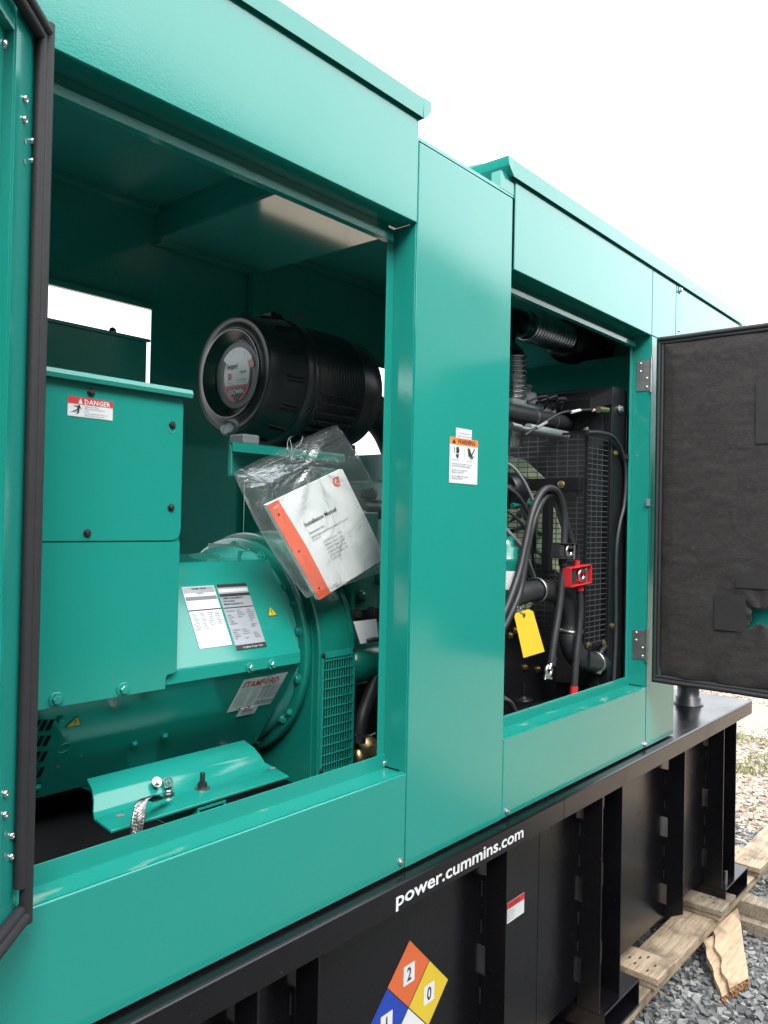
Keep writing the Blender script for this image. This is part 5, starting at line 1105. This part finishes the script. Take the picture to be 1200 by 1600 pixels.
clampcover(bcp, (893, 886), (925, 913), .052, 'redplastic', R(3))
m = MB(); m.cyl(at(900, 876, 'y', .078), at(900, 888, 'y', .078), .012, 16); m.build('cable_boot', 'redplastic', bcp); m = MB(); m.cyl(at(905, 912, 'y', .078), at(905, 923, 'y', .078), .014, 16); m.build('cable_boot', 'redplastic', bcp)
m = MB(); m.cyl(at(863, 1026, 'y', .082), at(861, 1040, 'y', .082), .013, 14); m.build('cable_boot', 'plastic', bc)
m = MB(); c = at(857, 1048, 'y', .078); m.tube([c+Vector((.015*math.cos(R(100+280*k/14)), 0, .015*math.sin(R(100+280*k/14)))) for k in range(15)], .0055, 10); m.tube([at(861, 1038, 'y', .078), at(858, 1046, 'y', .078)], .006, 8); m.tube([c+Vector((-.02, 0, -.016)), c+Vector((.016, 0, -.024))], .005, 8); m.tube([c+Vector((-.012, 0, -.004)), c+Vector((-.020, 0, -.024))], .004, 8); m.build('terminal_clamp', 'steel', bc)
# yellow tag
yt = thing('yellow_tag', 'blank yellow card tag wired to the battery cables', 'tag', tuple(at(830, 1020, 'y', .045)))
tp = [at(*q, 'y', .045) for q in ((804, 964), (806, 958), (826, 952), (833, 955), (851, 1018), (818, 1028))]
m = MB(); m.prism(tp, (0, .0006, 0)); m.build('card', 'tag', yt)
m = MB(); q = at(819, 961, 'y', .0442); m.lathe(q, (0, -1, 0), [(0, .0065), (.0005, .0065), (.0005, .0025)], 20, 0, cap=False); m.lathe(q, (0, -1, 0), [(.0006, .0025), (.0007, .0001)], 12, 1); m.build('eyelet', ['gold', 'ink'], yt)
m = MB(); m.tube(catmull([q, at(812, 955, 'y', .043), at(808, 948, 'y', .045), at(803, 944, 'y', .08)]), .0009, 6); m.tube(catmull([q, at(813, 950, 'y', .043), at(806, 941, 'y', .08)]), .0009, 6); m.build('wire', 'steel', yt)

# ================================================================== TIMBER
def plank(name, x0, x1, y0, y1, z0, z1, mk, label, cat, nails=(), rot=0.0, bev=.003, group=None):
    m = MB(); nx_ = 6; c = Vector(((x0+x1)/2, (y0+y1)/2, 0))
    m.box(x0, x1, y0, y1, z0, z1, 0); 
    for v in m.v:
        d = v-c; v.x = c.x+d.x*math.cos(rot)-d.y*math.sin(rot); v.y = c.y+d.x*math.sin(rot)+d.y*math.cos(rot)
    m_ = thing(name, label, cat, (c.x, c.y, z0), group); m.build('board', mk, m_, bevel=bev)
    for (a, b) in nails:
        q = Vector((x0+(x1-x0)*a, y0+(y1-y0)*b, z1+.0004)); d = q-c; q = Vector((c.x+d.x*math.cos(rot)-d.y*math.sin(rot), c.y+d.x*math.sin(rot)+d.y*math.cos(rot), q.z))
        n = MB(); n.prism([q+Vector((.0085*math.cos(t)*1.3, .0034*math.sin(t), -.0002)) for t in [k*.9 for k in range(7)]], (0, 0, .0003)); n.build('nail_hole', 'ink', m_)
    return m_
PZ = -.799
plank('bearer_plank', 1.6, 6.2, -.034, .105, PZ-.038, PZ, 'wood', 'long pine plank running under the tank feet', 'plank')
GRP = None
plank('timber_block', 2.640, 2.790, -.060, .100, PZ+.0205, PZ+.044, 'wood', 'upper pine block between the near foot and the tank wall, right of the square tube', 'wood block', ((.2, .30), (.5, .25), (.75, .5), (.3, .62), (.45, .8), (.6, .62)))
plank('timber_block', 2.642, 2.785, -.052, .100, PZ+.0005, PZ+.0195, 'woodgrey', 'thin board under the nearest nail-pocked pine block', 'wood block')
plank('timber_block', 3.272, 3.460, -.062, .100, PZ+.0225, PZ+.045, 'woodgrey', 'upper weathered block in the middle of the plank, dotted with nail holes', 'wood block', ((.3, .3), (.5, .45), (.62, .3), (.4, .62), (.7, .6)), rot=.02)
plank('timber_block', 3.280, 3.455, -.056, .100, PZ+.0005, PZ+.0215, 'wood', 'lower block of the middle pair on the plank', 'wood block', rot=-.01)
plank('timber_block', 3.80, 4.00, -.060, .20, PZ+.0225, PZ+.045, 'wood', 'upper block beyond the far foot of the tank', 'wood block', ((.3, .3), (.5, .2), (.62, .5), (.35, .5)))
plank('timber_block', 3.81, 3.99, -.054, .20, PZ+.0005, PZ+.0215, 'woodgrey', 'lower block beyond the far foot of the tank', 'wood block')
plank('timber_beam', 3.62, 3.71, -.95, .95, -.930, PZ-.0385, 'woodgrey', 'square timber sleeper lying under the plank and poking out to the right', 'timber', bev=.005)
plank('timber_beam', 3.565, 3.612, -.95, .95, -.950, -.895, 'woodgrey', 'low board lying along the foot of the square sleeper', 'timber')
plank('timber_beam', 2.0, 2.09, -.02, .95, -.935, PZ-.0385, 'woodgrey', 'sleeper under the near end of the plank in the shade of the tank', 'timber')
def splint(name, label, q, z0, z1, th, mk):
    m = MB(); rg = random.Random(len(label)); T = []; n = 14
    a, b, c, d = [at(*p, 'z', z) for p, z in zip(q, (z0, z0, z1, z1))]       # top left, top right, bottom right, bottom left
    for k in range(n+1):
        t = k/n; l = a.lerp(d, t); r_ = b.lerp(c, t); w_ = (r_-l)
        T.append((l+w_*(.07*math.sin(k*1.1)+rg.uniform(-.03, .03)), r_+w_*rg.uniform(-.02, .02)))
    top = [p for p, _ in T]+[p for _, p in T][::-1]
    # jagged broken end
    e0, e1 = T[-1]; jag = [e0.lerp(e1, (k+.5)/9)+(d-a).normalized()*rg.uniform(-.012, .022) for k in range(9)]
    L_ = [p for p, _ in T]; R_ = [p for _, p in T]
    V = []; F = []
    for l, r_ in T: V += [l, r_, l-Vector((0, 0, th)), r_-Vector((0, 0, th))]
    for k in range(n): o = 4*k; F += [(o, o+1, o+5, o+4), (o+2, o+6, o+7, o+3), (o, o+4, o+6, o+2), (o+1, o+3, o+7, o+5)]
    m.add(V, F)
    t_ = thing(name, label, 'broken board', tuple((a+c)/2)); m.build('board', mk, t_)
    m = MB()
    for k in range(90):
        u_, h_ = rg.random(), rg.random(); p = e0.lerp(e1, u_)-Vector((0, 0, th*h_)); dr = (d-a).normalized()*rg.uniform(.002, .022)+Vector((0, 0, rg.uniform(-.004, .006))); w_ = (e1-e0).normalized()*.006
        m.add([p-w_, p+w_, p+Vector((0, 0, -.006)), p+dr], [(0, 1, 3), (1, 2, 3), (2, 0, 3)])
    m.build('splinters', 'splinter', t_, kind='stuff')
splint('split_board', 'wide pale split board leaning off the plank, snapped at its lower end', ((1112, 1452), (1153, 1418), (1170, 1528), (1139, 1546)), -.845, -.905, .030, 'woodnew')
splint('split_board', 'narrow darker sliver of split board left of the wide one', ((1098, 1470), (1120, 1458), (1142, 1550), (1128, 1558)), -.862, -.925, .022, 'woodnew')
